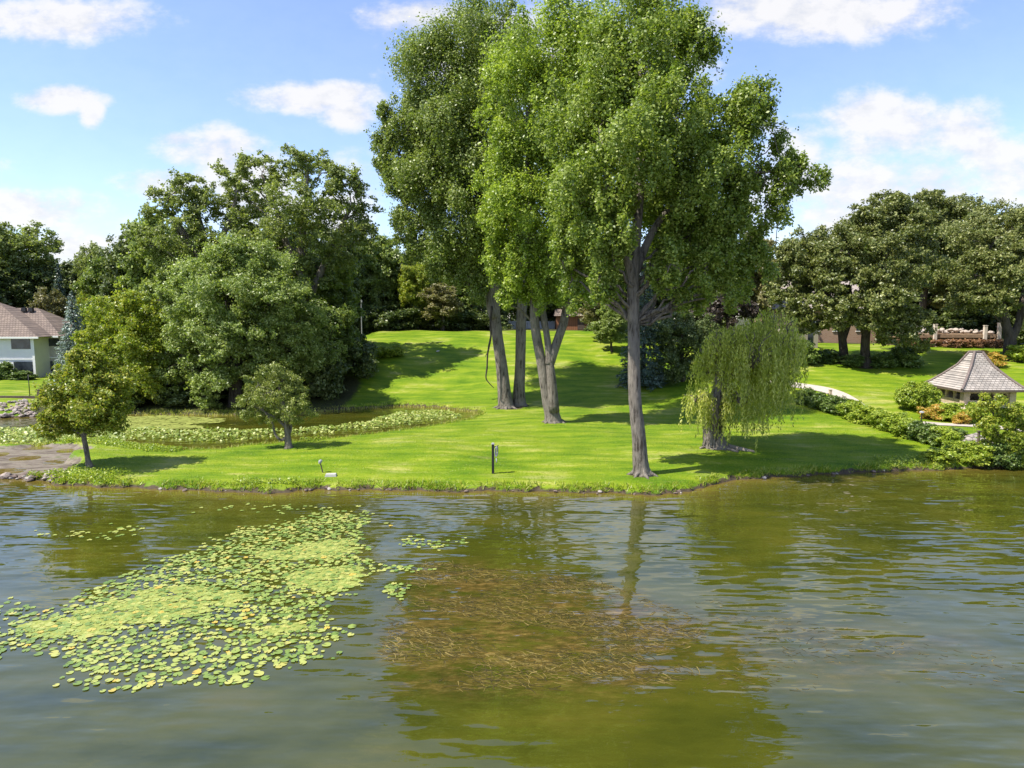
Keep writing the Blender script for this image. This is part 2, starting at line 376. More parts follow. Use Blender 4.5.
# water: one sheet, slightly finer near the shore so that the shallow tint can be stored
wx = np.unique(np.concatenate([np.arange(-2500, -100, 200), np.arange(-100, -46, 3), np.arange(-46, 50, .5), np.arange(50, 100, 3), np.arange(100, 2600, 200)]))
wy = np.unique(np.concatenate([np.arange(-1500, -100, 200), np.arange(-100, 8, 4), np.arange(8, 34, 1.), np.arange(34, 68, .4), np.arange(68, 90, 4)]))
WX, WY = np.meshgrid(wx, wy); ii = np.arange(WX.size).reshape(WX.shape)
WF = np.stack([ii[:-1, :-1].ravel(), ii[:-1, 1:].ravel(), ii[1:, 1:].ravel(), ii[1:, :-1].ravel()], 1)
def water_mat(t):
    co = t.n.new('ShaderNodeNewGeometry').outputs['Position']
    a1 = t.n.new('ShaderNodeAttribute'); a1.attribute_name = 'mask'
    sp_ = t.n.new('ShaderNodeSeparateColor'); t.l.new(a1.outputs['Color'], sp_.inputs[0])
    n = t.noise(t.mapping(co, (.25, .6, 1)), .9, 5, .6)
    murk = t.ramp(n, [(.3, (.027, .034, .004)), (.55, (.054, .058, .006)), (.8, (.086, .076, .010))])
    weed = t.ramp(t.noise(t.mapping(co, (1.2, 3.5, 1), rot=(0, 0, -.3)), 1.6, 7, .75), [(.36, (.03, .028, .006)), (.52, (.085, .058, .014)), (.66, (.19, .125, .035))])
    wf = t.math('MULTIPLY', sp_.outputs[1], t.math('MULTIPLY', t.math('SUBTRACT', t.noise(t.mapping(co, (.5, 1.3, 1)), 1.1, 5, .7), .36), 5, clamp=True), clamp=True)
    c = t.mixc(sp_.outputs[0], murk, (.14, .10, .02)); c = t.mixc(wf, c, weed)
    w1 = t.noise(t.mapping(co, (.5, 1.6, 1), rot=(0, 0, .10)), 1.2, 1.5, .45)
    w2 = t.noise(t.mapping(co, (1., 2.2, 1), rot=(0, 0, -.25)), 2.6, 1, .5)
    w3 = t.noise(co, .35, 2, .5)
    amp = t.math('ADD', .35, t.math('MULTIPLY', t.math('SUBTRACT', w3, .38), 3.2, clamp=True))
    hgt = t.math('MULTIPLY', t.math('ADD', w1, t.math('MULTIPLY', w2, .07)), amp)
    return prin(t, c, .02, .5, hgt, .062, 1., IOR=1.75)
water = mk('lake_water', np.stack([WX.ravel(), WY.ravel(), np.zeros(WX.size)], 1), WF, mat('water', water_mat), smooth=True)
tag(water, 'murky green lake and pond water with small ripples', 'water', kind='structure')
dW, dlW, dpW, mW = fields(WX.ravel(), WY.ravel())
wr = W([(385, 640), (410, 590), (430, 560), (520, 570), (600, 585), (700, 620), (700, 660), (640, 690), (400, 690)])
wr2 = W([(700, 600), (980, 640), (1020, 680), (700, 690)])
def soft(poly, k): return ss(-sdf(poly, WX.ravel(), WY.ravel()), -k, k)
wc = np.stack([np.exp(np.minimum(dW + .05, 0) / 1.0) * .9, np.maximum(soft(wr, 1.), .35 * soft(wr2, 1.)), np.zeros(WX.size), np.ones(WX.size)], 1).astype(np.float32)
ca = water.data.color_attributes.new('mask', 'FLOAT_COLOR', 'POINT'); ca.data.foreach_set('color', wc.ravel())

# ------------------------------------------------------------------ foliage
def unit(v): return v / (np.linalg.norm(v, axis=1, keepdims=True) + 1e-9)
def rsph(n): return unit(rng.normal(size=(n, 3)))
def leaves(C, N, L, asp=.62, along=None):
    """one quad (pointed leaf) per centre; N = facing direction"""
    n = len(C); N = unit(N); a = along if along is not None else rsph(n)
    t1 = unit(a - (a * N).sum(1, keepdims=True) * N); t2 = np.cross(N, t1)
    L = (np.ones(n) * L * rng.uniform(.65, 1.35, n))[:, None]
    V = np.stack([C - t1 * L * .5, C + t2 * L * asp * .5 + t1 * L * .08, C + t1 * L * .5, C - t2 * L * asp * .5 + t1 * L * .08], 1).reshape(-1, 3)
    return V, np.arange(4 * n).reshape(n, 4)
def crown_pts(lobes, L, cover=3., rc=.3, shell=.72, upb=.25, flat=.75, gz=.75, neat=False, rnd=.95, wild=.12):
    """lobes: (centre, radii) in metres; returns leaf centres and normals, and twig targets.
    Each lobe carries puffs of very different size, each puff carries twigs, each twig its leaves."""
    Cs, Ns, tw = [], [], []
    for c, r in lobes:
        c = np.array(c); r = np.array(r); rm = r.prod() ** (1 / 3)
        area = 4 * math.pi * (((r[0]*r[1])**1.6 + (r[0]*r[2])**1.6 + (r[1]*r[2])**1.6) / 3) ** (1 / 1.6)
        n = int(cover * 1.35 * area / (.5 * L * L * .62 * 1.6)); K = 30 if rm > 6 * L else 12
        d = rsph(K); d[:, 2] += upb * rng.random(K); d = unit(d)
        pc = c + d * r * rng.uniform(.45, 1.02, K)[:, None]; pr = rm * rng.uniform(.13, .42, K) * (rc / .3) ** .5
        if neat: pc = c + d * r * rng.uniform(.62, .72, K)[:, None]; pr = rm * rng.uniform(.3, .36, K)
        pr = np.maximum(pr, L * 1.5)
        wgt = pr ** 2; wgt /= wgt.sum()
        # twigs on the puffs
        nt = max(6, n // 13); own = rng.choice(K, nt, p=wgt); e = rsph(nt); e[:, 2] += .15; e = unit(e)
        stray = rng.random(nt) < (0 if neat else wild)
        rad = np.where(stray, rng.uniform(1.1, 1.8, nt), rng.uniform(.4, 1.1, nt))
        off = e * (pr[own] * rad)[:, None]; off[:, 2] *= flat
        tc = pc[own] + off
        wt = np.where(stray, .4, 1.) * rng.uniform(.3, 1.7, nt); wt /= wt.sum()
        li = rng.choice(nt, n, p=wt); sg_ = np.clip(pr[own][li] * .16, L * .55, .42)
        g_ = rng.normal(size=(n, 3)) * sg_[:, None]; g_[:, 2] *= gz
        Cs.append(tc[li] + g_)
        Ns.append(e[li] * .5 + d[own][li] * .3 + rsph(n) * rnd + np.array([0, 0, .4]))
        tw.append((c, pc))
    return np.vstack(Cs), np.vstack(Ns), tw
def wander(a, b, n=5, j=.06, sag=0.):
    a = np.array(a); b = np.array(b); Ld = np.linalg.norm(b - a); out = []
    for i in range(n + 1):
        t = i / n; p = a + (b - a) * t + np.array([0, 0, sag * Ld * math.sin(math.pi * t)])
        if 0 < i < n: p = p + rng.normal(size=3) * j * Ld
        out.append(p)
    return out

def tree(name, label, cat, base, lobes, trunks, leaf, bark, L, group=None, cover=3., rc=.3, limbs=True, twigs=3, twr=.05, part='crown', asp=.62, split=False, roots=(), **kw):
    """base world point; lobes [(c,r)] world; trunks: list of [(x,y,z,r)...] world polylines"""
    t = empty(name, base, 0, label, cat, group)
    C, N, tw = crown_pts(lobes, L, cover, rc, **kw)
    m = MB()
    tops = []
    for k, tr in enumerate(trunks):
        s = spline(tr, 4)
        if split and k == 1: m2 = MB(); m2.tube(s[:, :3], s[:, 3], 14, .05, .45); m2.build('trunk', bark, t, True)
        else: m.tube(s[:, :3], s[:, 3], 14, .05, .45 if k == 0 else 0.)
        tops += [(q[:3], q[3]) for q in s[len(s) // 2:]]
    if limbs:
        for (c, cc) in tw:
            j = min(range(len(tops)), key=lambda i: np.linalg.norm(tops[i][0] - c) + 1.6 * abs(c[2] - .9 * math.hypot(tops[i][0][0] - c[0], tops[i][0][1] - c[1]) - tops[i][0][2]))
            o, r0 = tops[j]; r0 = min(r0 * .5, .10)
            w_ = wander(o, c, 6, .04, .05); m.tube(w_, np.linspace(r0, r0 * .4, 7), 7)
            for q in cc[rng.integers(0, len(cc), twigs)]:
                m.tube(wander(c, q, 3, .06), np.linspace(r0 * .4, twr * .3, 4), 5)
    for bx_, by_, br_ in roots:
        for a_ in np.arange(0, 6.2, .9) + rng.uniform(0, .5):
            o_ = np.array([math.cos(a_), math.sin(a_), 0]); L_ = br_ * rng.uniform(1.2, 1.9); q_ = []
            for f_, z_ in ((.35, .9), (.75, .42), (1.1, .14), (1.7, .02), (2.1, -.08)):
                x_, y_ = bx_ + o_[0] * L_ / 2 * f_, by_ + o_[1] * L_ / 2 * f_; q_.append((x_, y_, H(x_, y_) + z_ * br_ * 1.3, br_ * max(.1, .42 - .16 * f_)))
            s = spline(q_, 3); m.tube(s[:, :3], s[:, 3], 7, .15)
    if trunks: m.build('trunk', bark, t, True)
    V, Fq = leaves(C, N, L, asp); mk(part, V, Fq, leaf, t)
    return t
def LB(D, *ls):
    """lobes given as (px, py, rx, ry, depth offset[, depth radius factor])"""
    out = []
    for l in ls:
        px, py, rx, ry, dd = l[:5]; k = l[5] if len(l) > 5 else .9
        c = P(px, py, D + dd); s = (D + dd) / FPX
        out.append((c, (rx * s, max(rx, ry * .5) * s * k, ry * s)))
    return out
def TK(D, *pts):
    """trunk polyline given as (px, py, radius px, depth offset)"""
    return [np.append(P(x, y, D + dd), r * D / FPX) for x, y, r, dd in pts]
def root(px, py, *rest):
    g = gp(px, py); return g

# ---------------- the four big cottonwoods
gC = gp(641, 474); D = gC[1]
tree('cottonwood_tree', 'tall cottonwood with one slender grey trunk at the lake edge, nearest of the big trees', 'tree', gC,
     LB(D, (640, 60, 52, 60, 1), (600, 120, 48, 45, 2), (680, 115, 50, 45, -1.5), (640, 150, 45, 40, -2.5), (600, 190, 46, 42, -1), (660, 200, 48, 40, 2.5), (720, 130, 46, 40, 1),
        (752, 112, 22, 30, 0), (700, 185, 48, 44, -.5), (745, 175, 30, 36, 1), (785, 168, 20, 22, 0), (808, 178, 19, 13, .5), (780, 205, 14, 22, 0), (762, 232, 12, 26, .5),
        (600, 240, 30, 30, -1), (575, 215, 24, 42, 0), (572, 280, 14, 30, .5), (690, 235, 22, 40, 1), (664, 232, 18, 30, 2.5), (708, 262, 12, 40, -.5), (728, 245, 14, 44, .3), (733, 290, 8, 24, .3), (748, 255, 10, 34, 1.),
        (690, 280, 9, 26, 1.2), (655, 262, 8, 20, 1), (600, 275, 8, 26, -1.5), (650, 30, 40, 30, 3), (650, 120, 44, 50, 4), (690, 60, 36, 40, 1.5), (570, 120, 34, 40, 3.5), (700, 235, 26, 34, 1.5), (735, 222, 24, 32, .5), (668, 240, 16, 28, 1), (718, 282, 9, 24, .5), (745, 275, 8, 26, .8), (590, 265, 12, 28, .5), (562, 262, 12, 26, 0), (604, 288, 9, 18, -.8), (614, 262, 11, 22, -1.2), (660, 278, 12, 24, -.8), (682, 298, 8, 18, .2), (672, 262, 14, 22, -1.4), (616, 300, 6, 14, .6), (700, 305, 7, 16, .8), (622, 232, 12, 20, -2), (780, 140, 10, 14, .3), (770, 262, 6, 16, .5)),
     [TK(D, (642, 476, 10, 0), (641, 466, 8.2, 0), (639, 440, 7.2, 0), (635, 400, 6.4, 0), (634, 350, 6, 0), (633, 300, 6, 0), (634, 268, 5.8, 0), (637, 230, 4.4, 0), (640, 170, 5, .3), (640, 90, 2.5, .6)),
      TK(D, (634, 290, 5.5, 0), (629, 265, 4.6, -.3), (620, 235, 3.8, -.8), (608, 190, 2.6, -1.2), (600, 130, 1.5, 0)),
      TK(D, (634, 275, 5, 0), (644, 250, 4, .4), (660, 220, 3.4, .6), (690, 190, 2.6, .4), (740, 175, 1.8, .2), (790, 170, 1, 0))],
     L_COT, BARK, .16, roots=[(gC[0], gC[1], .5)], cover=2.1, wild=.2, rc=.26, twigs=4, flat=1.25, gz=1.5)
gB = gp(553, 422); D = gB[1]
tree('cottonwood_tree', 'forked cottonwood of pale leaves between the twin trunk and the lakeside trunk', 'tree', gB,
     LB(D, (560, 50, 60, 50, 0), (520, 110, 40, 50, -1), (560, 140, 40, 50, -2.5), (590, 110, 40, 50, 2), (505, 180, 26, 34, -1), (530, 205, 34, 34, -3), (575, 205, 36, 36, 0),
        (498, 225, 22, 28, 0), (500, 262, 17, 30, 0), (523, 262, 20, 28, -1.5), (555, 252, 26, 26, -1.5), (585, 258, 22, 24, 1), (545, 285, 14, 14, -1), (576, 285, 12, 18, 0), (520, 290, 12, 20, 0), (505, 298, 8, 14, -.6), (556, 296, 10, 16, -.8), (538, 300, 6, 14, -1), (588, 290, 8, 18, .4), (492, 205, 10, 14, 0), (560, 150, 40, 60, 4)),
     [TK(D, (553, 424, 10, 0), (552, 414, 7.8, 0), (547, 395, 6, 0), (541, 360, 5, 0), (535, 325, 4.7, 0), (534, 290, 4.4, 0), (533, 250, 5, 0), (530, 180, 4, 0), (528, 110, 2, 0)),
      TK(D, (554, 412, 5.5, -.3), (552, 385, 4.8, -.3), (549, 355, 3.8, -.2), (546, 330, 3.2, 0), (542, 310, 4, .3), (540, 290, 4, .3), (550, 240, 3.5, .4), (560, 170, 2.5, 0), (565, 100, 1.5, 0)),
      TK(D, (549, 365, 5, -.2), (556, 345, 4.6, 0), (563, 325, 4.3, 0), (566, 310, 3.8, 0), (572, 292, 3, 0), (580, 265, 2.6, 0), (588, 200, 2, 0))],
     L_COT2, BARK, .185, roots=[(gB[0], gB[1], .65)], cover=2.15, wild=.2, rc=.26, twigs=4, flat=1.25, gz=1.5)
gA = gp(506, 408); D = gA[1]
tA = tree('cottonwood_tree', 'wide cottonwood on two brown trunks joined at the base beside the pond', 'tree', gA,
     LB(D, (440, 80, 48, 50, 0), (490, 60, 50, 50, 1), (408, 128, 34, 28, 0), (450, 130, 44, 40, -2), (495, 140, 44, 44, -1), (388, 148, 17, 20, 0), (395, 175, 20, 14, -1), (430, 185, 40, 28, -2),
        (475, 195, 42, 40, -2.5), (415, 222, 24, 22, 0), (450, 238, 40, 28, -1), (490, 250, 32, 34, 0), (420, 250, 22, 14, 1), (465, 275, 20, 18, 0), (500, 285, 18, 18, 1), (480, 290, 9, 18, -1), (450, 150, 50, 60, 5), (500, 200, 40, 60, 5),
        (385, 110, 10, 10, 0), (383, 165, 11, 7, .5), (402, 195, 13, 9, 0), (404, 238, 12, 10, .5), (440, 268, 14, 12, .6)),
     [TK(D, (506, 409, 9, 0), (505, 398, 7.2, 0), (502, 370, 6, 0), (498, 340, 5.5, 0), (495, 312, 5.2, 0), (495, 290, 4.6, 0), (490, 250, 4.6, 0), (480, 190, 3.6, 0), (470, 120, 2, 0)),
      TK(D, (519, 406, 8, .8), (519, 395, 6.4, .8), (520, 370, 5.4, .8), (521, 330, 5.2, .8), (522, 300, 5, .8), (521, 250, 5, .8), (518, 180, 4, .8), (510, 100, 2, .8)),
      TK(D, (494, 318, 5, -.2), (489, 300, 3.4, -.3), (492, 285, 2.8, -.4), (480, 265, 2.2, -.3), (455, 240, 1.8, 0), (420, 215, 1.2, 0)),
      TK(D, (490, 250, 3.2, 0), (465, 215, 2.4, 0), (430, 180, 1.8, 0), (395, 150, 1, 0))],
     L_COT3, BARK, .2, roots=[(gA[0], gA[1], .65)], cover=2.2, wild=.2, rc=.28, twigs=4, flat=1.25, gz=1.5, split=True)
m = MB(); s = spline(TK(D, (492, 306, 1.2, -.9), (490.5, 322, 1.1, -1), (491, 335, 1.0, -1), (489, 346, 1.1, -1), (487.5, 356, .8, -1), (487, 368, .9, -1), (486, 378, .7, -1), (490, 384, .5, -1), (494, 388, .3, -1)), 4)
m.tube(s[:, :3], s[:, 3], 6, .2)
m.tube([s[14, :3], s[14, :3] + np.array([-.25, 0, -.5])], [.05, .02], 5)
tag(m.build('broken_branch', BARKD, tA, True), 'thin dead branch hanging from the left trunk')

# ---------------- weeping willow
gW = gp(716, 447); D = gW[1]
tw = empty('willow_tree', gW, 0, 'old weeping willow with a thick scarred trunk and hanging yellow-green strands', 'tree')
domes = LB(D, (772, 342, 30, 34, 0), (752, 352, 34, 34, -1), (724, 352, 24, 26, 0), (710, 366, 19, 22, .5), (792, 350, 14, 24, .8), (698, 398, 16, 9, -1), (742, 398, 20, 18, -1.6), (760, 372, 30, 30, 1.5))
hang = [418, 424, 392, 392, 396, 427, 432, 430]
wC, wN, wA = [], [], []
mw = MB()
hang = [428, 414, 392, 398, 412, 430, 440, 430]
for (c, r), hy in zip(domes, hang):
    n = int(36 * r[0] * r[1] + 34)
    d = rsph(n); d[:, 2] = np.abs(d[:, 2]) * rng.uniform(.15, 1, n); d = unit(d); p0 = c + d * np.array(r) * rng.uniform(.75, 1.03, n)[:, None]
    zb = P(700, hy, D)[2]; nk = 17; tk = rsph(nk); tk[:, 2] = np.abs(tk[:, 2]); ti = rng.integers(0, nk, n); tl = rng.uniform(.25, 1.15, nk)
    p0 = c + unit(d * .35 + tk[ti] + rng.normal(size=(n, 3)) * .05) * np.array(r) * rng.uniform(.8, 1.04, n)[:, None]; zi = iter(range(n))
    for p, e in zip(p0, d):
        ln = max(.5, (p[2] - zb) * tl[ti[next(zi)]] * rng.uniform(.6, 1.05)); k = int(ln / .065) + 4
        tt = np.linspace(0, 1, k)[:, None]
        out = e * np.array([1, 1, 0]) * .35
        path = p + out * np.sqrt(tt) + np.array([0, 0, -ln]) * tt + np.array([.12, .1, 0]) * np.sin(tt * 5 + rng.uniform(0, 6)) * tt
        path = path + rng.normal(size=path.shape) * .055
        wC.append(path); wN.append(rsph(k) * np.array([1, 1, .35]) + e * .5 + np.array([0, -.2, .2])); wA.append(np.array([0, 0, -1.]) + rsph(k) * .5)
    for e, p in list(zip(d, p0))[:10]:
        mw.tube(wander(c - np.array([0, 0, r[2] * .5]), p, 4, .05, .1), [.07, .05, .04, .03, .02], 5)
wC, wN, wA = map(np.vstack, (wC, wN, wA))
V, Fq = leaves(wC, wN, .21, .30, wA); mk('crown', V, Fq, L_WIL, tw)
for tr in ([(715, 449, 14, 0), (714, 440, 11, 0), (713, 425, 10, 0), (712, 412, 10, 0), (719, 395, 8, 0), (722, 375, 7, 0), (726, 355, 5, 0), (735, 340, 3, 0)],
           [(714, 415, 7, 0), (706, 405, 5, -.4), (699, 398, 3, -.8)], [(722, 380, 6, 0), (740, 365, 4.5, .2), (760, 350, 3.5, .2), (775, 335, 2, .2)], [(718, 405, 5, 0), (732, 398, 3.4, -.9), (742, 396, 2.4, -1.4)],
           [(722, 372, 4.6, 0), (715, 358, 3.2, .2), (708, 352, 2, .4)], [(745, 362, 3.4, .2), (775, 350, 2.4, .6), (792, 340, 1.5, .8)]):
    s = spline(TK(D, *tr), 4); mw.tube(s[:, :3], s[:, 3], 14, .13, .5 if len(tr) > 7 else 0)
mw.build('trunk', BARK, tw, True)
mr_ = MB()
for k, (pts) in enumerate(([(718, 445, 5, -.4), (727, 447, 3.6, -.7), (738, 449.5, 3.0, -.9), (747, 451, 2.2, -1.), (755, 452.5, 1, -1.2)], [(716, 445, 4, -.4), (726, 449, 2.6, -1.2), (738, 452.5, 1.6, -1.7)], [(711, 446, 4, -.4), (705, 448, 2.4, -.6), (700, 449, 1.2, -.7)])):
    pp = []
    for x, y, r, dd in pts:
        g = gp(x, y); pp.append((g[0], g[1], g[2] + .05, r * D / FPX * .8))
    s = spline(pp, 4); mr_.tube(s[:, :3], s[:, 3], 9, .25)
mr_.build('root', BARKP, tw, True)
ms = MB(); s = spline([np.append(P(x, y, D - dd), r * D / FPX) for x, y, r, dd in [(709, 398, 2, .62), (711, 408, 5, .62), (714, 416, 5.5, .62), (716, 424, 3.5, .62), (717, 432, 1.5, .66)]], 4)
ms.tube(s[:, :3], s[:, 3], 9, .3)
tag(ms.build('torn_bark', BARKP, tw, True), 'pale torn wood on the front of the trunk')

# ---------------- small trees on the near lawn
g = gp(89, 467); D = g[1]
tree('maple_tree', 'small round maple with one thin trunk at the left end of the lawn', 'tree', g,
     LB(D, (85, 400, 38, 38, 0), (60, 405, 26, 26, -.3), (105, 385, 26, 26, .3), (88, 368, 20, 20, 0), (55, 425, 22, 12, 0), (100, 420, 24, 18, -.4), (75, 425, 22, 14, .5), (70, 380, 18, 16, .5), (118, 405, 18, 16, .3), (80, 352, 8, 8, 0)),
     [TK(D, (90, 468, 4, 0), (88, 460, 2.6, 0), (86, 448, 2.4, 0), (84, 436, 2.2, 0), (84, 415, 1.8, 0), (85, 385, 1, 0), (84, 365, .4, 0))],
     leafmat('leaf_maple', (.07, .11, .012), (.115, .165, .018), (.19, .2, .03), .34), BARK, .15, cover=1.9, rc=.3, twigs=4, twr=.02)
g = gp(288, 448); D = g[1]
tp = tree('pine_tree', 'small rounded pine with crooked stems at the pond edge', 'tree', g,
     LB(D, (272, 372, 14, 12, 0), (285, 376, 14, 12, .4), (258, 385, 14, 12, 0), (272, 392, 18, 14, -.5), (293, 390, 15, 12, .2), (246, 402, 11, 9, 0), (262, 408, 16, 11, -.3), (285, 408, 17, 11, -.6), (304, 402, 11, 9, 0), (250, 416, 12, 7, 0),
        (270, 420, 14, 8, .2), (310, 412, 8, 7, 0), (298, 418, 11, 7, -.2), (275, 400, 22, 20, 1.0)),
     [TK(D, (289, 449, 4.5, 0), (288, 440, 3.2, 0), (287, 430, 2.8, 0), (286, 418, 2.4, 0), (282, 400, 1.6, 0), (278, 380, .8, 0)),
      TK(D, (287, 437, 2, 0), (281, 440, 1.4, -.2), (275, 434, 1.2, -.2), (272, 422, 1, -.2), (262, 408, .7, 0)),
      TK(D, (288, 436, 1.8, 0), (291, 428, 1.4, .1), (291, 415, 1.2, .1), (300, 405, .8, 0)),
      TK(D, (287, 428, 1.8, 0), (278, 420, 1.3, 0), (265, 412, .9, 0), (252, 405, .6, 0))],
     L_PINE, BARK, .15, cover=1.6, rc=.42, asp=.28, twigs=4, twr=.02)

# ---------------- spruces
def spruce(px, pyb, pyt, wpx, label, leaf, base=None, L=None, n_t=22, group=None, seed=0, lean=0):
    g = gp(px, pyb) if base is None else np.array(base); D = g[1]; top = P(px, pyt, D); h = top[2] - g[2]; rw = wpx * D / FPX / 2
    t = empty('spruce_tree', g, 0, label, 'tree', group)
    m = MB(); m.tube([g, g + np.array([0, 0, h * .5]), g + np.array([0, 0, h * .97])], [h * .022, h * .014, .02], 9); 
    C, N, A = [], [], []; L = L or D * 2.3 / FPX
    for i in range(n_t):
        f = i / (n_t - 1); z = g[2] + h * (.05 + .93 * f); rr = rw * (1 - f) ** .8 + .12; nb = int(8 + 10 * (1 - f))
        for k in range(nb):
            a = 2 * math.pi * (k + rng.random()) / nb; rl = rr * rng.uniform(.72, 1.12); dx = np.array([math.cos(a), math.sin(a), 0])
            tip = g + np.array([0, 0, z - g[2]]) + dx * rl + np.array([0, 0, -.22 * rl + rng.normal() * .12]); c0 = g + np.array([0, 0, z - g[2] + .1])
            if i % 2 == 0: m.tube([c0, tip], [.035, .01], 4)
            q = int(max(10, rl * .9 / L * 8)); tt = rng.uniform(.25, 1., q)[:, None] ** .8
            wdt = rl * .28 * (1.15 - tt)
            side = np.array([-dx[1], dx[0], 0])
            pp = c0 + (tip - c0) * tt + side * rng.normal(size=(q, 1)) * wdt + np.array([0, 0, -1.]) * np.abs(rng.normal(size=(q, 1))) * L * .7
            C.append(pp); N.append(rsph(q) * .7 + np.array([0, 0, .7]) + dx * .35); A.append(np.tile(dx, (q, 1)) + rsph(q) * .5 + np.array([0, 0, -.3]))
    m.build('trunk', BARKD, t, True)
    C, N, A = map(np.vstack, (C, N, A)); V, Fq = leaves(C, N, L, .42, A); mk('crown', V, Fq, leaf, t); return t
spruce(78, 378, 290, 46, 'blue-grey spruce standing at the right end of the white house', L_SPR, base=np.append(P(77, 380, 76)[:2], .6))
spruce(643, 385, 262, 54, 'large dark blue spruce behind the lakeside cottonwood trunk', L_SPRD, n_t=26)
spruce(40, 330, 262, 30, 'dark pointed spruce rising behind the roof of the white house', L_SPRD, base=np.append(P(62, 330, 100)[:2], .8))

# ---------------- generic trees for the woods: prototypes, then copies
def proto(name, seed, leaf, bark, hgt, wid, nl, low=.25, L=.34, cover=2.4, rc=.32, bush=False):
    global rng
    keep = rng; rng = np.random.default_rng(seed)
    lobes = []
    for i in range(nl):
        f = (i + .5) / nl; z = hgt * (low + (1 - low) * (.12 + .8 * f)); wr_ = wid / 2 * math.sin(math.pi * min(.97, .22 + .68 * f)) ** .7
        a = i * 2.4 + rng.uniform(-.5, .5); rr = wr_ * rng.uniform(.45, .75)
        r = wid * rng.uniform(.17, .27)
        lobes.append((np.array([math.cos(a) * rr, math.sin(a) * rr, z - r * .15]), (r, r, r * rng.uniform(.65, .95))))
    lobes.append((np.array([0, 0, hgt * (low + (1 - low) * .55)]), (wid * .28, wid * .28, hgt * (1 - low) * .34)))
    tr = [] if bush else [[np.array([0, 0, -.4, hgt * .028]), np.array([.02 * hgt, 0, hgt * .2, hgt * .02]), np.array([0, .02 * hgt, hgt * .5, hgt * .014]), np.array([0, 0, hgt * .85, .04])]]
    if bush: tr = [[np.array([0, 0, -.1, .05]), np.array([.03, 0, hgt * .3, .04]), np.array([0, 0, hgt * .7, .02])]]
    t = tree(name, None, None, np.zeros(3), lobes, tr, leaf, bark, L, cover=cover * (1.5 if bush else 1), rc=rc, twigs=2, neat=bush and hgt < 2, part='foliage' if bush else 'crown')
    rng = keep; t['used'] = 0; PR.append(t); return t
PR = []
EXT = {}
def ext(t):
    if t.name not in EXT:
        vs = []
        for c in children(t):
            n = len(c.data.vertices); a = np.empty(n * 3, np.float32); c.data.vertices.foreach_get('co', a); vs.append(a.reshape(-1, 3))
        v = np.vstack(vs); EXT[t.name] = (np.percentile(v[:, 0], 99.5) - np.percentile(v[:, 0], .5), np.percentile(v[:, 2], 99.9), children(t))
    return EXT[t.name]
def place(t, px, D, pyt, wpx, label, cat, group=None, base=None, rz=None):
    g = np.array(base) if base is not None else None
    if g is None:
        x = P(px, 300, D)[0]; g = np.array([x, D, max(H(x, D), 0)])
    D = g[1]; h = P(px, pyt, D)[2] - g[2]; wm = wpx * D / FPX; ew, eh, ch = ext(t)
    o = t if t['used'] == 0 else copy_tree(t, ch)
    t['used'] = 1; o['used'] = 1
    o.location = tuple(g); o.rotation_euler = (0, 0, rng.uniform(0, 6.28) if rz is None else rz); o.scale = (wm / ew, wm / ew, h / eh)
    return tag(o, label, cat, group)
pM1 = proto('leafy_tree', 11, L_MID, BARKD, 14, 10, 16, .12)
pM2 = proto('leafy_tree', 12, L_MID, BARKD, 14, 10, 14, .2)
pD1 = proto('dark_tree', 13, L_DARK, BARKD, 15, 10, 16, .16)
pD2 = proto('dark_tree', 14, L_DARK, BARKD, 15, 9, 15, .22)
pE1 = proto('elm_tree', 15, L_ELM, BARKD, 18, 12, 16, .25, cover=1.5, rc=.26, L=.3)
pO1 = proto('olive_tree', 16, L_OLIVE, BARKD, 10, 7, 12, .2, cover=1.5, L=.3)
pY1 = proto('yellow_green_tree', 17, L_YEL, BARKD, 11, 9, 14, .1, L=.3)
pK1 = proto('oak_tree', 18, L_OAK, BARKD, 16, 16, 22, .2, rc=.3, L=.3)
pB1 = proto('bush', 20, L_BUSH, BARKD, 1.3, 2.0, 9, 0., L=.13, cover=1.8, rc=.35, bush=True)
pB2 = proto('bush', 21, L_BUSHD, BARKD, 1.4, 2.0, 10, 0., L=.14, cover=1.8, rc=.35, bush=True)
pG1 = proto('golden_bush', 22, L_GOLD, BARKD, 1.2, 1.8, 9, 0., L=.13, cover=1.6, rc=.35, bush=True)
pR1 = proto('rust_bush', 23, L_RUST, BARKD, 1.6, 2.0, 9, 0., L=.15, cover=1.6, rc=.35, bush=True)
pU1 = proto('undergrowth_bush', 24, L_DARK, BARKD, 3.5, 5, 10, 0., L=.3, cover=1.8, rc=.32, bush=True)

# left woods: elms, maples on the pond's far bank
def T_(t, px, D, top, wpx, label, cat='tree', group=None, **k): return place(t, px, D, top, wpx, label, cat, group, **k)
gE = np.array([P(305, 300, 74)[0], 74., .8]); D = 74
tree('elm_tree', 'tall airy elm with bare forking limbs showing, right one of the pair above the pond', 'tree', gE,
     LB(D, (262, 172, 26, 18, 0), (300, 170, 28, 20, 1), (345, 185, 28, 22, 0), (300, 205, 40, 26, -2), (355, 212, 24, 22, 1), (250, 205, 26, 20, 2), (335, 240, 36, 24, -1), (285, 245, 40, 24, 0), (365, 235, 14, 18, 0),
        (325, 270, 36, 22, 1), (280, 280, 38, 22, 2), (304, 157, 9, 9, 0), (330, 168, 9, 8, 0), (360, 185, 12, 10, 0), (240, 178, 15, 13, 0)),
     [TK(D, (315, 400, 8, 0), (312, 340, 6, 0), (304, 290, 5, 0), (302, 245, 4, 0), (305, 210, 2.6, 0), (308, 170, 1.2, 0)),
      TK(D, (308, 300, 4.5, 0), (322, 270, 3.4, 0), (335, 240, 2.6, 0), (352, 205, 1.6, 0)), TK(D, (304, 280, 4, 0), (285, 240, 3, 0), (275, 205, 2, 0), (262, 175, 1.2, 0))],
     L_ELM, BARK, .26, cover=1.25, rc=.24, twigs=8, twr=.05)
